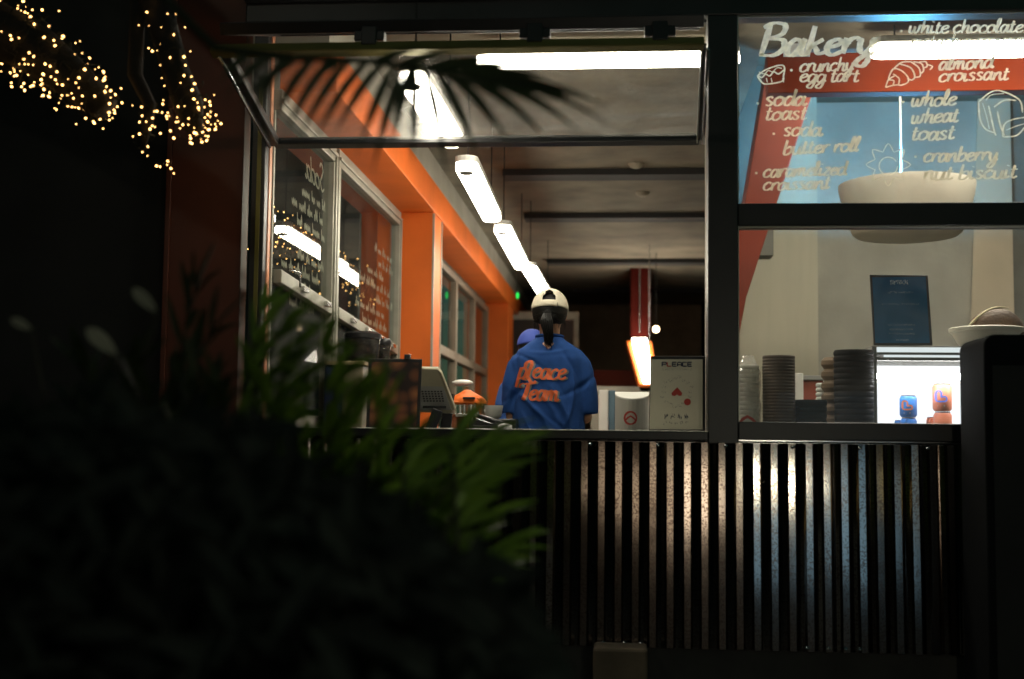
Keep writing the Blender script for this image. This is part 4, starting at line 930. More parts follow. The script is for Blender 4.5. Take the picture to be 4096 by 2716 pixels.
    for sx in (-1, 1):
        mb = MB(); mb.ball(W_(sx * .105, .055, .052), .058 * k, (.9, 2.35, .88), 16, RM); mb.build('shoe', m_blackmat, root, smooth=True)
    # --- loose T-shirt
    mb = MB(); seg = 36
    prof = [(1.392, .068, .066), (1.372, .086, .074), (1.350, .122, .084), (1.322, .160, .098), (1.28, .178, .112), (1.15, .182, .126), (1.0, .186, .134), (.85, .190, .142), (.74, .196, .148)]
    rings = []
    for z, hw_, hd_ in prof:
        row = []
        for i in range(seg):
            a = 2 * math.pi * i / seg; ca, sa = math.cos(a), math.sin(a); e_ = .8
            row.append(mb.bm.verts.new(W_(hw_ * math.copysign(abs(ca) ** e_, ca), hd_ * math.copysign(abs(sa) ** e_, sa) - (.0 if z > 1.3 else .01), z)))
        rings.append(row)
    for A_, B_ in zip(rings, rings[1:]):
        for i in range(seg): mb.bm.faces.new((A_[i], A_[(i + 1) % seg], B_[(i + 1) % seg], B_[i]))
    mb.bm.faces.new(rings[0]); mb.bm.faces.new(rings[-1][::-1])
    for sx in (-1, 1):
        pts_ = [W_(sx * .120, 0, 1.275), W_(sx * .160, -.002, 1.235), W_(sx * .187, -.006, 1.14), W_(sx * (.190 if sx < 0 else .196), -.006, 1.045), W_(sx * (.188 if sx < 0 else .194), .0, .995)]
        limb(mb, pts_[:-1], [.066 * k, .066 * k, .064 * k, .062 * k]); mb.tube(pts_[-2:], [.062 * k, .065 * k], 18)
    R2 = random.Random(int(bx * 1000) + 3)
    folds = []
    for _ in range(16):
        folds.append((R2.uniform(-.2, .2), R2.uniform(.8, 1.25), R2.uniform(-.9, .9), R2.uniform(.008, .014), R2.uniform(.05, .16), R2.choice((-1, 1)) * R2.uniform(.004, .009)))
    folds = [(a_, b_, c_, d_, e_, f_ * 1.5) for a_, b_, c_, d_, e_, f_ in folds] + [(.075, 1.03, -.45, .010, .17, .016), (.13, 1.08, .10, .010, .15, .014), (-.07, 1.02, -.75, .011, .12, .012), (.155, 1.12, 1.0, .012, .10, -.012), (-.165, 1.13, .15, .012, .14, -.012), (0, 1.30, 1.5, .010, .10, .007), (.03, 1.13, -.35, .012, .09, .006)]
    Mi = Mr.inverted()
    def wrinkle(co, n):
        q = Mi @ (co - V((bx, by, bz))) / k; d = 0
        low = max(0, min(1, (1.34 - q.z) / .25)) * (1 - .75 * math.exp(-((q.x - .0) / .13) ** 4 - ((q.z - 1.17) / .10) ** 4))
        for fx, fz, ang, wd, ln, am in folds:
            dx, dz = q.x - fx, q.z - fz; u = dx * math.sin(ang) + dz * math.cos(ang); v = dx * math.cos(ang) - dz * math.sin(ang) + u * u * 1.1
            if q.y < .05: d += (1 - .7 * math.exp(-(q.x / .13) ** 4 - ((q.z - 1.17) / .10) ** 4)) * am * math.exp(-(v / wd) ** 2 - (u / ln) ** 2)
        d += low * .006 * noise.noise(V((q.x * 9, q.y * 9, q.z * 3.2 + bx)))
        d += .0025 * noise.noise(V((q.x * 26, q.y * 26, q.z * 11 + bx)))
        return n * d * k
    shirt = fuse(mb, 'shirt', shirt_mat, root, .008 * k, 8, wrinkle)
    mb = MB()
    mb.tube([W_(.069 * math.cos(t), .066 * math.sin(t) - .002, 1.393 - .004 * math.sin(t)) for t in [2 * math.pi * i / 32 for i in range(33)]], .0085 * k, 8, False); mb.build('collar', shirt_mat, shirt, smooth=True)
    if writing:
        dg = bpy.context.evaluated_depsgraph_get(); bvh = BVHTree.FromObject(shirt, dg)
        off = world_loc(root)
        def onback(eps):
            def f(u, v):
                p = P(u, v, by - .6); d = (p - CAM).normalized()
                h = bvh.ray_cast(p, d, 2.0)
                q = h[0] if h[0] is not None else P(u, v, by - .15)
                return V((q.x, q.y - eps, q.z))
            return f
        bpy.context.view_layer.update()
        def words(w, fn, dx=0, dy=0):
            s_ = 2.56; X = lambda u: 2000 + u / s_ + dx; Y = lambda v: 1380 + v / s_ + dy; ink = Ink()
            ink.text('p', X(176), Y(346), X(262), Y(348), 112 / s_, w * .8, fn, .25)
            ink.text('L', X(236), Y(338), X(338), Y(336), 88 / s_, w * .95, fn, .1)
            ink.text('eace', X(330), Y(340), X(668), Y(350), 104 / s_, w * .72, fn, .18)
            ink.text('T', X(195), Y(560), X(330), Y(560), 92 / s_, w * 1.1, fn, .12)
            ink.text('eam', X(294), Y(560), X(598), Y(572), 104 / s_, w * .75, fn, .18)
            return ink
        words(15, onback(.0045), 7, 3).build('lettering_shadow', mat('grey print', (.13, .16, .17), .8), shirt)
        words(15, onback(.0065)).build('lettering', mat('orange print', (.62, .12, .035), .75, 0, .1, 30), shirt)
    # --- cap
    mb = MB(); NU, NV = 48, 16; tilt = Matrix.Rotation(math.radians(-8), 3, 'X')
    hc_ = W_(0, .010, 1.531); grid = []
    for j in range(NV + 1):
        row = []
        for i in range(NU):
            th = 2 * math.pi * i / NU; ph = math.pi / 2 * (1 - j / NV)
            r_ = .099 * k; fl = 1.0 + .02 * (1 - j / NV)
            p = V((r_ * .98 * math.sin(ph) ** .85 * math.cos(th) * fl, r_ * 1.14 * math.sin(ph) ** .85 * math.sin(th) * fl, r_ * 1.17 * math.cos(ph)))
            row.append(mb.bm.verts.new(Mr @ (tilt @ p) + hc_))
        grid.append(row)
    for j in range(NV):
        for i in range(NU):
            i2 = (i + 1) % NU; th = 2 * math.pi * (i + .5) / NU; dxa = abs(((th - 1.5 * math.pi) + math.pi) % (2 * math.pi) - math.pi)
            if back and .18 < (j + .5) / NV < .18 + .48 * math.sqrt(max(0, 1 - (dxa / .36) ** 2)): continue         # strap opening at the back
            mb.bm.faces.new((grid[j][i], grid[j][i2], grid[j + 1][i2], grid[j + 1][i]))
    cap = mb.build('cap', cap_mat, root, smooth=True); so = cap.modifiers.new('thick', 'SOLIDIFY'); so.thickness = .004 * k
    mb = MB(); mb.ball(hc_ + Mr @ (tilt @ V((0, 0, .111 * k))), .009 * k, (1, 1, .5)); mb.build('button', cap_mat, cap, smooth=True)
    mb = MB(); br = []
    for s2 in (0, 1):
        br.append([])
        for i in range(17):
            t = math.pi * (i / 16); r_ = (.088 + s2 * .062 * math.sin(t) ** .7) * k
            br[-1].append(mb.bm.verts.new(Mr @ (tilt @ V((.92 * (.088 * k + (r_ - .088 * k) * .25) * math.cos(t), .10 * k * math.sin(t) + (r_ - .088 * k) * 1.0, -.002 * k - s2 * .012 * k + .014 * k * math.sin(t) * 0))) + hc_))
    for i in range(16): mb.bm.faces.new((br[0][i], br[0][i + 1], br[1][i + 1], br[1][i]))
    bo = mb.build('peak', cap_mat, cap, smooth=True); so = bo.modifiers.new('thick', 'SOLIDIFY'); so.thickness = .004 * k
    if back:
        mb = MB(); 
        for (t0, t1, zz) in ((-.42, .42, .006),):
            pa = []
            for i in range(9):
                t = 1.5 * math.pi + t0 + (t1 - t0) * i / 8
                pa.append(Mr @ (tilt @ V((.0965 * k * math.cos(t), .111 * k * math.sin(t), zz * k))) + hc_)
            for a_, b_ in zip(pa, pa[1:]): mb.bar(a_, b_, .003, .013 * k)
        mb.build('strap', cap_mat, cap)
        mb = MB(); t = 1.5 * math.pi + .36; c_ = Mr @ (tilt @ V((.0975 * k * math.cos(t), .112 * k * math.sin(t), .006 * k))) + hc_
        mb.box(c_.x - .012, c_.x - .009, c_.y - .004, c_.y, c_.z - .012, c_.z + .012); mb.box(c_.x + .009, c_.x + .012, c_.y - .004, c_.y, c_.z - .012, c_.z + .012); mb.box(c_.x - .012, c_.x + .012, c_.y - .004, c_.y, c_.z - .0125, c_.z - .010); mb.build('buckle', m_steel, cap)
    # --- hair
    mb = MB(); mb.ball(W_(0, -.006, 1.526), .0925 * k, (1.02, 1.0, 1.03), 28, RM)
    o = mb.build('hair', m_hair, None, smooth=True)
    for v in o.data.vertices:
        q = Mi @ (v.co - V((bx, by, bz))) / k; a = math.atan2(q.x, -q.y)
        if q.y > .035 and q.z < 1.57: v.co += Mr @ V((0, -(q.y - .035) * k * .95, 0))
        if q.z < 1.47: v.co.z += (1.47 - q.z) * .45 * k
        v.co += Mr @ V((math.sin(a), -math.cos(a), 0)) * k * .003 * noise.noise(V((a * 9, q.z * 5, 0)))
    attach(o, root)
    mb = MB(); R3 = random.Random(4)
    for i in range(190):                                # combed-back strands that run into the tail
        t = R3.uniform(-1.25, 1.25); z = R3.uniform(1.455, 1.508); rr = .0905
        a_ = W_(rr * math.sin(t), -.010 - rr * math.cos(t) * .985, z); kn_ = W_(-.008 + R3.gauss(0, .007), -.105 + R3.gauss(0, .004), 1.505 + R3.gauss(0, .009))
        mid = a_.lerp(kn_, .55); cen = W_(0, -.01, 1.52); o2 = (mid - cen); o2 = o2.normalized() * max(o2.length, .0925 * k); mid = cen + o2
        mb.tube([a_, mid, kn_], [.0016 * k, .002 * k, .002 * k], 4)
    for i in range(150):                                # the tail itself
        a0 = R3.uniform(0, 6.283); r_ = R3.random() ** .5
        s0 = W_(-.008 + .018 * r_ * math.cos(a0), -.110 + .014 * r_ * math.sin(a0), 1.505)
        m1 = W_(-.010 + .033 * r_ * math.cos(a0), -.128 + .022 * r_ * math.sin(a0), 1.462); m2 = W_(-.002 + .026 * r_ * math.cos(a0), -.118 + .018 * r_ * math.sin(a0), 1.415)
        e_ = W_(.004 + .020 * r_ * math.cos(a0) + R3.gauss(0, .004), -.112 + .014 * r_ * math.sin(a0), 1.355 + R3.gauss(0, .014))
        mb.tube([s0, m1, m2, e_], [.0022 * k, .0028 * k, .0024 * k, .0009 * k], 4)
    for i in range(26):                                 # loose wisps at the nape
        t = R3.choice((-1, 1)) * R3.uniform(.3, 1.5); a_ = W_(.084 * math.sin(t), -.012 - .084 * math.cos(t), 1.47); e_ = a_ + Mr @ V((R3.gauss(0, .008), R3.gauss(.005, .006), -R3.uniform(.02, .05))) * k
        mb.tube([a_, a_.lerp(e_, .5) + V((R3.gauss(0, .003), -.002, 0)), e_], [.0012 * k, .001 * k, .0005 * k], 3)
    mb.build('ponytail', m_hair, o, smooth=True)
    return root
m_shirt = mat('blue cotton', (.018, .062, .22), .9, 0, .08, 30, .12, 500, spec=.15)
m_capw = mat('cream cotton cap', (.68, .62, .48), .85, 0, .05, 30, .2, 200)
pb = P(2197, 1500, 1.14)
headtop = P(2205, 1150, 1.14).z
K = (headtop - FLOOR) / 1.653
person('person in a blue team T-shirt and cream cap seen from behind', (pb.x, 1.14, FLOOR), m_shirt, m_capw, mat('dark trousers', (.02, .02, .025), .8), K, writing=True)
pb2 = P(2128, 1400, 2.55); K2 = (P(2128, 1312, 2.55).z - FLOOR) / 1.653
person('person in a blue cap mostly hidden behind the one in the cream cap', (pb2.x, 2.55, FLOOR), mat('second blue cotton', (.03, .09, .30), .85, 0, .08, 30), mat('blue cap', (.03, .06, .30), .8), mat('black trousers', (.015, .015, .016), .8), K2, turn=math.radians(14), back=False)

# ================================================================== IN FRONT OF THE HATCH
# black cabinet at the right edge
yk0 = -.55
a, b = P(3836, 1336, yk0 + .36), P(4210, 1336, yk0); zt = P(3836, 1336, yk0).z
root = thing('outdoor_cabinet', 'tall black rounded cabinet standing in front of the bakery window', 'cabinet', ((a.x + b.x) / 2, yk0, .06))
n = 6; rc = .045; out = [(a.x, .09), (b.x, .09), (b.x, zt - rc)]
for k_ in range(n + 1): t = k_ / n * math.pi / 2; out.append((b.x - rc + rc * math.cos(t), zt - rc + rc * math.sin(t)))
for k_ in range(n + 1): t = math.pi / 2 + k_ / n * math.pi / 2; out.append((a.x + rc + rc * math.cos(t), zt - rc + rc * math.sin(t)))
mb = MB(); mb.prism(out, yk0, yk0 + .36); mb.build('body', mat('matt black shell', (.007, .008, .009), .8, 0, .3, 3, .1, 80, spec=.1), root, bevel=.012)
mb = MB(); mb.box(a.x + .03, b.x - .03, yk0 - .004, yk0, .2, zt - .12); mb.build('door', m_blackmat, root, bevel=.003)
mb = MB(); mb.box(a.x + .02, b.x - .02, yk0 + .02, yk0 + .34, .06, .09); mb.build('base', m_blackmat, root)
# block by the foot of the apron
a, b = P(2372, 2592, -.25), P(2590, 2700, -.25)
mb = MB(); mb.box(a.x, b.x, -.25, -.08, .06, a.z); tag(mb.build('concrete_block', mat('brown concrete', (.12, .09, .06), .85, 0, .35, 5, .3, 30), None, bevel=.012), 'brown concrete block on the pavement under the corrugated panel', 'block')

# ------------------------------------------------------------------ foliage
def leaf(vs, fs, base, d, up, L_, w, droop, seg=6, fold=.18):
    d = d.normalized(); s = d.cross(up)
    if s.length < 1e-4: s = V((1, 0, 0))
    s.normalize(); u = s.cross(d); b = len(vs)
    for i in range(seg + 1):
        t = i / seg; c_ = base + d * (L_ * t) + V((0, 0, -droop * L_ * t * t)); ww = w * (math.sin(math.pi * (t ** .75) * .97 + .03) ** .85 if 0 < t < 1 else .04) / 2
        vs += [c_ - s * ww + u * ww * fold * 2, c_, c_ + s * ww + u * ww * fold * 2]
    for i in range(seg):
        q = b + 3 * i; fs += [(q, q + 1, q + 4, q + 3), (q + 1, q + 2, q + 5, q + 4)]
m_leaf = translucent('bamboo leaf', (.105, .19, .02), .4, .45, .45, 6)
m_leafd = translucent('shaded leaf', (.014, .024, .007), .3, .5, .4, 6)  # darker copy of the leaf, shade put into its colour
m_leafm = translucent('half lit leaf', (.075, .12, .016), .4, .5, .4, 6)
m_pale = translucent('highlight leaf', (.20, .20, .15), .2, .5, .2, 6)  # highlights on single leaves put into this pale colour
m_stem = mat('green brown stem', (.018, .02, .008), .8)
RL = random.Random(21)
def shrub(label, base, tips, lw=(.09, .16, .015, .024), material=None, lead=None, n=9, upright=.2):
    root = thing('leafy_shrub', label, 'shrub', base, 'shrubs in the dark foreground')
    vs, fs = [], []; mb = MB()
    for (px, py, Yd) in tips:
        tip = P(px, py, Yd); b0 = V(base) + V((RL.uniform(-.12, .12), RL.uniform(-.1, .1), 0)); h = tip - b0
        pts_ = []
        for i in range(8):
            t = i / 7; pts_.append(b0 + V((h.x * t ** 1.6, h.y * t ** 1.6, h.z * (1 - (1 - t) ** 1.5))))
        mb.tube(pts_, [.006 * (1 - .75 * i / 7) + .001 for i in range(8)], 5)
        for i in range(n):
            t = .52 + .48 * (i + .5) / n; f = t * 7; i0 = min(6, int(f)); p = pts_[i0].lerp(pts_[i0 + 1], f - i0); d0 = (pts_[i0 + 1] - pts_[i0]).normalized()
            a = i * 2.4 + RL.uniform(-.5, .5); sd = V((math.cos(a), math.sin(a) * .6, RL.uniform(-.2, .4)))
            d = d0 * RL.uniform(.3, .7) + sd * RL.uniform(.15, .55)
            if lead is not None: d += V(lead) * RL.uniform(.8, 1.5)
            leaf(vs, fs, p, d, V((RL.uniform(-.4, .4), -.7, .8)), RL.uniform(lw[0], lw[1]), RL.uniform(lw[2], lw[3]), RL.uniform(.05, .4))
        leaf(vs, fs, pts_[-1] - d0 * .02, d0 + (V(lead) * .6 if lead is not None else V()), V((0, -.3, 1)), lw[1], lw[3], .15)
    mb.build('stems', m_stem, root); raw('leaves', vs, fs, material or m_leaf, root); return root
T1 = [(2010, 1800, -2.98), (1940, 1755, -2.93), (1985, 1890, -2.88), (1900, 1840, -3.03), (1870, 1960, -2.93), (1800, 1780, -3.08), (1760, 1900, -2.93), (1700, 1830, -3.03), (1930, 2080, -2.93), (2010, 2190, -2.93), (1860, 2170, -2.98), (1780, 2060, -3.03), (1660, 1990, -2.93), (1620, 1800, -3.08), (1950, 2290, -2.93), (1830, 2300, -2.93), (1740, 2260, -3.03)]
shrub('leafy shrub whose blade leaves reach over the corrugated panel', P(1600, 2900, -3.23), T1, lead=(.75, -.1, .38), n=8)
T2 = [(1500, 1640, -3.13), (1440, 1560, -3.18), (1530, 1760, -3.03), (1380, 1660, -3.13), (1330, 1540, -3.23), (1430, 1840, -3.08), (1300, 1750, -3.13), (1350, 1930, -3.03), (1500, 1950, -3.03), (1230, 1900, -3.13), (1580, 1900, -3.03), (1480, 2080, -3.03), (1330, 2100, -3.13), (1560, 2180, -3.03), (1400, 2250, -3.08)]
shrub('leafy shrub in front of the food picture', P(1350, 2900, -2.88), T2, lead=(.45, -.1, .6), n=9)
T3 = [(1290, 1400, -3.23), (1210, 1370, -3.23), (1150, 1300, -3.28), (1060, 1230, -2.48), (1240, 1500, -3.18), (1120, 1450, -3.23), (1020, 1380, -3.28), (1180, 1600, -3.13), (1060, 1620, -3.23), (1000, 1520, -3.23), (1150, 1760, -3.13), (1010, 1800, -3.23), (1100, 1950, -3.13), (960, 1680, -3.23)]
shrub('leafy shrub at the lower left corner of the serving hatch', P(1050, 2900, -2.98), T3, lead=(.45, -.1, .45), n=9)
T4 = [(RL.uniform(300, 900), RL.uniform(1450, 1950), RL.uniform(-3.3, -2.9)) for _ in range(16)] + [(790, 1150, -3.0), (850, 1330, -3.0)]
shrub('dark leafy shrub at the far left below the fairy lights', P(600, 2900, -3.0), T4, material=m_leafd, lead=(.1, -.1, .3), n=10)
root = thing('highlight_plant', 'dark plant with a few leaves coloured pale as highlights at lower left', 'plant', P(420, 2800, -3.2))
vs, fs = [], []; mb = MB()
for (p0, p1, w) in (((530, 1150), (628, 1252), .024), ((345, 1310), (470, 1422), .030), ((40, 1272), (130, 1322), .018), ((1560, 2352), (1610, 2318), .012)):
    a_, b_ = P(*p0, -3.25), P(*p1, -3.25); leaf(vs, fs, a_, b_ - a_, V((.3, -1, .5)), (b_ - a_).length, w, 0, fold=.05)
    mb.tube([P(420, 2800, -3.2), P((p0[0] + 420) / 2, (p0[1] + 2600) / 2, -3.15), b_, a_], [.006, .004, .002, .001], 5)
mb.build('stems', m_stem, root); raw('leaves', vs, fs, m_pale, root)
# planter with pale strips
a, b = P(1372, 2380, -2.6), P(1602, 2760, -2.6)
root = thing('planter', 'grey upright planter under the shrubs, with white strips', 'planter', ((a.x + b.x) / 2, -2.5, 0))
mb = MB(); mb.box(a.x, b.x, -2.62, -2.4, 0, a.z); mb.build('planter_body', mat('grey planter', (.10, .11, .11), .7, 0, .2, 4), root, bevel=.01)
mb = MB(); mb.tube([P(1752, 2392, -3.0), P(1800, 2390, -3.0), P(1850, 2372, -3.0), P(1888, 2362, -3.0)], [.003, .007, .008, .006], 8); mb.bar(P(1626, 2435, -2.9), P(1666, 2436, -2.9), .006, .008); mb.bar(P(1600, 2500, -2.9), P(1632, 2472, -2.9), .006, .008); mb.tube([P(1700, 2450, -2.7), P(1800, 2390, -3.0)], .002, 5); mb.tube([P(1600, 2480, -2.7), P(1612, 2490, -2.9)], .002, 5); mb.tube([P(1610, 2440, -2.7), P(1640, 2436, -2.9)], .002, 5)
mb.build('pale_strip', m_white, root)
# low bank of ground cover that closes the lower left corner
vs, fs = [], []
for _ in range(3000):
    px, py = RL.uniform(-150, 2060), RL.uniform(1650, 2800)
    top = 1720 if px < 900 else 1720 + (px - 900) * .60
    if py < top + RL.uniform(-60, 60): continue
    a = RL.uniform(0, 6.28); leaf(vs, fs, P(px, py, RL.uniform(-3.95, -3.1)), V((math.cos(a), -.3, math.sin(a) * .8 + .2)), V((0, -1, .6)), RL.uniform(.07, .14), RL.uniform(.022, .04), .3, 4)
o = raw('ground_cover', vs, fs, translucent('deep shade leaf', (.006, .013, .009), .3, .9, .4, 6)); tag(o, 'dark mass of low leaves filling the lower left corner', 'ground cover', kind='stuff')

# palm with a frond hanging across the raised window
root = thing('palm_tree', 'dark palm with one blurred frond hanging across the raised window glass', 'palm', (-2.4, -3.2, 0))
YF = -3.25; crown_ = V((-1.9, -3.4, 2.7))
mb = MB(); mb.tube([V((-2.4, -3.2, 0)), V((-2.3, -3.2, 1.2)), V((-2.1, -3.25, 2.1)), crown_], [.11, .09, .08, .07], 14); mb.build('trunk', mat('palm bark', (.05, .04, .03), .9, 0, .4, 12, .6, 25), root, smooth=True)
def frond(pts2, leaves, fl=.30, fw=.019):
    vs, fs = [], []; mb = MB()
    mid = [P(px, py, YF) for px, py in pts2]; allp = [crown_, crown_.lerp(mid[0], .5) + V((0, 0, .12))] + mid
    mb.tube(allp, [.012] + [.010 - .007 * i / len(allp) for i in range(len(allp) - 1)], 7); mb.build('frond_stalk', m_leafd, root, smooth=True)
    for (bx_, by_, ex, ey, sag) in leaves:
        a_, b_ = P(bx_, by_, YF), P(ex, ey, YF - .02); mid_ = (a_ + b_) / 2 + V((0, 0, sag * (b_ - a_).length)); L_ = (b_ - a_).length; b = len(vs); N = 12
        for i in range(N + 1):
            t = i / N; c_ = a_ * (1 - t) ** 2 + mid_ * 2 * t * (1 - t) + b_ * t * t; d = ((mid_ - a_) * (1 - t) + (b_ - mid_) * t).normalized()
            s = d.cross(V((0, 1, 0))).normalized(); ww = fw * (.35 + .65 * math.sin(math.pi * min(1, t * 1.0 + .12))) / 2 * (1 - t ** 6)
            vs += [c_ - s * ww, c_ + V((0, .003, 0)), c_ + s * ww]
        for i in range(N): q = b + 3 * i; fs += [(q, q + 1, q + 4, q + 3), (q + 1, q + 2, q + 5, q + 4)]
    raw('frond_leaflets', vs, fs, m_leafd, root)
lv = [(1180, 245, 960, 420, .18), (1250, 240, 1075, 520, .2), (1330, 240, 1130, 560, .2), (1400, 243, 1190, 570, .2), (1470, 248, 1250, 585, .2), (1530, 255, 1330, 560, .18), (1580, 262, 1420, 640, .16), (1610, 268, 1490, 690, .14), (1640, 275, 1560, 600, .1), (1360, 238, 1290, 300, .1),
      (1660, 272, 1650, 660, .14), (1700, 276, 1790, 730, .18), (1740, 282, 1930, 690, .2), (1780, 290, 2060, 620, .2), (1820, 300, 2210, 590, .2), (1860, 310, 2350, 560, .2), (1900, 322, 2430, 500, .18), (1940, 335, 2440, 430, .14),
      (1900, 322, 2300, 370, .12), (1840, 304, 2200, 310, .1), (1760, 286, 2100, 262, .08), (1690, 274, 1980, 226, .06), (1600, 258, 1850, 200, .05), (1500, 244, 1700, 190, .05), (1000, 210, 880, 330, .15), (1090, 222, 900, 390, .18), (1140, 228, 1000, 500, .2)]
frond([(860, 190), (1180, 232), (1450, 240), (1720, 276), (1960, 340)], lv)

# ------------------------------------------------------------------ tree limbs wrapped in fairy lights
YT = -1.05
m_bark = mat('tree bark', (.010, .008, .006), .9, 0, .4, 14, .7, 30)
root = thing('street_tree', 'dark tree at upper left with limbs wrapped in fairy lights', 'tree', (-3.9, -1.2, 0))
limbA = [P(-420, -140, YT), P(-60, 90, YT), P(160, 210, YT), P(300, 325, YT), P(430, 440, YT)]
limbB = [P(560, -160, YT), P(625, 20, YT), P(665, 150, YT), P(705, 290, YT), P(755, 420, YT), P(780, 530, YT)]
limbC = [P(540, 300, YT), P(600, 420, YT), P(590, 500, YT), P(570, 600, YT)]
mb = MB(); mb.tube([V((-3.9, -1.2, 0)), V((-3.8, -1.15, 1.5)), V((-3.6, -1.1, 3.2)), V((-3.3, -1.1, 4.3))], [.19, .16, .14, .09], 16); mb.build('trunk', m_bark, root, smooth=True)
junction = V((-3.3, -1.1, 4.3))
mb = MB(); mb.tube([V((-3.6, -1.1, 3.2))] + limbA, [.13, .12, .105, .095, .075, .05], 12); mb.tube([junction, V((-2.6, -1.1, 3.6))] + limbB, [.09, .085, .075, .06, .052, .05, .055, .03], 12); mb.tube([limbB[0]] + limbC, [.03, .028, .024, .02, .01], 8)
mb.build('limb', m_bark, root, smooth=True)
vs, fs = [], []
for _ in range(1300):
    c_ = RL.choice([V((-3.6, -1.0, 3.9)), V((-3.1, -.9, 4.3)), V((-2.6, -.8, 4.0)), V((-3.9, -1.2, 3.3)), V((-4.2, -1.0, 2.7))]); p = c_ + V((RL.gauss(0, .38), RL.gauss(0, .3), RL.gauss(0, .3)))
    if p.z < 3.15 and p.x > -3.4: continue
    leaf(vs, fs, p, V((RL.gauss(0, 1), RL.gauss(0, 1), RL.gauss(-.3, .6))), V((0, 0, 1)), RL.uniform(.08, .14), RL.uniform(.03, .05), .3, 4)
raw('crown', vs, fs, m_leafd, root)
bulb_mesh = None
RB = random.Random(77)
GS = 'fairy light strings in front of the cafe'
def along(path, t):
    n = len(path) - 1; f = min(max(t, 0), .9999) * n; i = int(f); return path[i].lerp(path[i + 1], f - i), (path[i + 1] - path[i]).normalized()
def fairy(label, path, rad, turns, count, jit=.02, flat=False, group=GS):
    global bulb_mesh
    root = thing('string_lights', label, 'string lights', path[0], group)
    wire = []; N = count * 3
    ph = RB.uniform(0, 6)
    for i in range(N + 1):
        t = i / N; p, d = along(path, t); a = d.cross(V((0, 1, 0))).normalized(); b = d.cross(a); th = ph + turns * 2 * math.pi * t
        r_ = rad(t) if callable(rad) else rad
        wire.append(p + (a * math.cos(th) + b * math.sin(th)) * r_ + V((RB.gauss(0, jit), RB.gauss(0, jit), RB.gauss(0, jit))) * .5)
    MB().tube(wire, .0014, 4).build('wire', m_stem, root)
    for i in range(count):
        w = wire[min(N, i * 3 + RB.randint(0, 2))]; p = w + V((RB.gauss(0, jit), RB.gauss(0, jit), RB.gauss(-.008, jit)))
        if bulb_mesh is None:
            o = MB().ball((0, 0, 0), .0034, (1, 1, 1.35), 8).build('bulb', m_bulb, None, smooth=True); bulb_mesh = o.data
        else:
            o = bpy.data.objects.new('bulb', bulb_mesh); COL.objects.link(o)
        o.location = p; s_ = RB.choice((.55, .7, .85, 1.0, 1.1, 1.25)); o.scale = (s_, s_, s_); o.rotation_euler = (RB.uniform(0, 3), RB.uniform(0, 3), 0)
        attach(o, root)
fairy('fairy lights wound round the upper side of the long left limb', limbA[1:], lambda t: .13 - .08 * t, 9, 99, .03)
fairy('fairy lights wound round the lower side of the long left limb', limbA[1:], lambda t: .15 - .10 * t, 7, 99, .028)
fairy('fairy lights wound round the hanging limb next to the cafe', limbB[1:], lambda t: .050 + .022 * (t > .6), 11, 99, .014)
fairy('fairy lights wound through the middle of the long left limb', limbA[1:], lambda t: .10 - .05 * t, 12, 95, .03)
fairy('dense knot of fairy lights at the tip of the hanging limb', [P(720, 430, YT), P(790, 490, YT), P(840, 500, YT)], .05, 3, 40, .022)
fairy('short tail of fairy lights below the hanging limb', limbC[1:], .03, 3, 20, .02)
fairy('faint scrap of fairy lights hanging lowest of all', [P(632, 645, YT), P(672, 655, YT), P(702, 690, YT)], .008, 1, 6, .006)
sw = [PXW(1040, 860, -2.25), PXW(1150, 950, -2.25), PXW(1260, 1030, -2.25), PXW(1400, 1110, -2.25), PXW(1540, 1185, -2.25)]
fairy('fairy lights seen through the painted side windows', sw, .10, 12, 95, .05)
fairy('second fairy light string behind the painted side windows', [p + V((0, 0, -.06)) for p in sw], .12, 9, 70, .05)

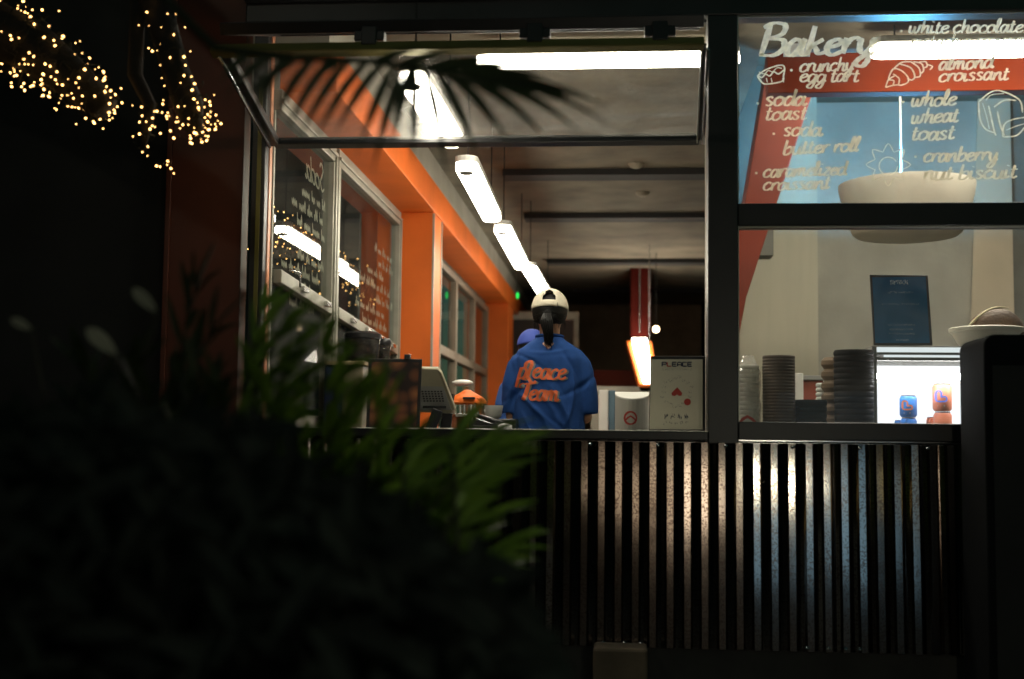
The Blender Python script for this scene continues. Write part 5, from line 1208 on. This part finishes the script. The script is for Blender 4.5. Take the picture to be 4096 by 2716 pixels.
# ------------------------------------------------------------------ across the street, behind the photographer (lit windows and lamp assumed from gleams on the steel)
root = thing('shop_building', 'dark shop front across the street with lit windows assumed from gleams', 'building', (1.5, -14.2, 0))
mb = MB(); mb.box(-34, 36, -14.8, -14.2, 0, 7); mb.build('wall', mat('dark render', (.04, .042, .04), .9, 0, .3, 1.5, spec=.1), root)
def lit(x0, x1, z0, z1, col, s_, n):
    mb = MB(); mb.box(x0, x1, -14.19, -14.17, z0, z1); mb.build('assumed_window', emit(n, col, s_), root)  # glowing panels added as unseen windows, assumed from gleams on the steel
lit(-.5, .65, .9, 1.8, (1, .74, .5), 1.3, 'warm window')
lit(.85, 1.55, .75, 1.85, (1, .78, .56), 4.8, 'bright warm window')
lit(2.35, 4.1, .05, 1.9, (.40, .72, .98), .75, 'cool window')
lit(4.5, 5.6, 1.0, 1.9, (1, .75, .25), 1.0, 'amber window')

root = thing('assumed_street_lamp', 'unseen assumed tall street lamp with a yellow globe, added behind the photographer', 'street lamp', (-4.3, -8.7, 0))  # unseen lamp assumed from frame reflections, added to light leaves and cladding
mb = MB(); mb.tube([V((-4.3, -8.7, 0)), V((-4.3, -8.7, .5)), V((-4.3, -8.7, 4.9))], [.09, .06, .045], 14); mb.build('post', m_black, root, smooth=True)
MB().ball((-4.3, -8.7, 5.05), .16, seg=24).build('globe', emit('assumed lamp glow', (1, .90, .68), 60), root, smooth=True)

root = thing('sky_blocker', 'dark blank block added on the far left to shut out the sky', 'building', (-7.5, 6, 0))  # added block that hides the bright horizon behind the side windows
mb = MB(); mb.box(-9, -6.5, 1.5, 40, 0, 9); mb.build('wall', m_blackmat, root)
mb = MB(); mb.box(-9.2, -6.3, 1.3, 40.2, 9, 9.3); mb.build('roof', m_blackmat, root)

root = thing('assumed_garden_lamp', 'unseen assumed short garden lamp with a round frosted globe, added to light the shrubs from the side', 'garden lamp', (1.15, -4.7, 0))  # unseen lamp assumed from the lit leaves, added to brighten the shrubs
mb = MB(); mb.tube([V((1.15, -4.7, 0)), V((1.15, -4.7, .06)), V((1.15, -4.7, 1.06))], [.07, .03, .025], 14); mb.build('post', m_black, root, smooth=True)
MB().ball((1.15, -4.7, 1.13), .08, seg=24).build('globe', emit('frosted globe', (1, .95, .72), 85), root, smooth=True)
mb = MB(); mb.lathe([(0, 1.24), (.03, 1.238), (.11, 1.215), (.11, 1.21), (0, 1.21)], (1.15, -4.7, 0), 24); mb.build('hood', m_black, root, smooth=True)
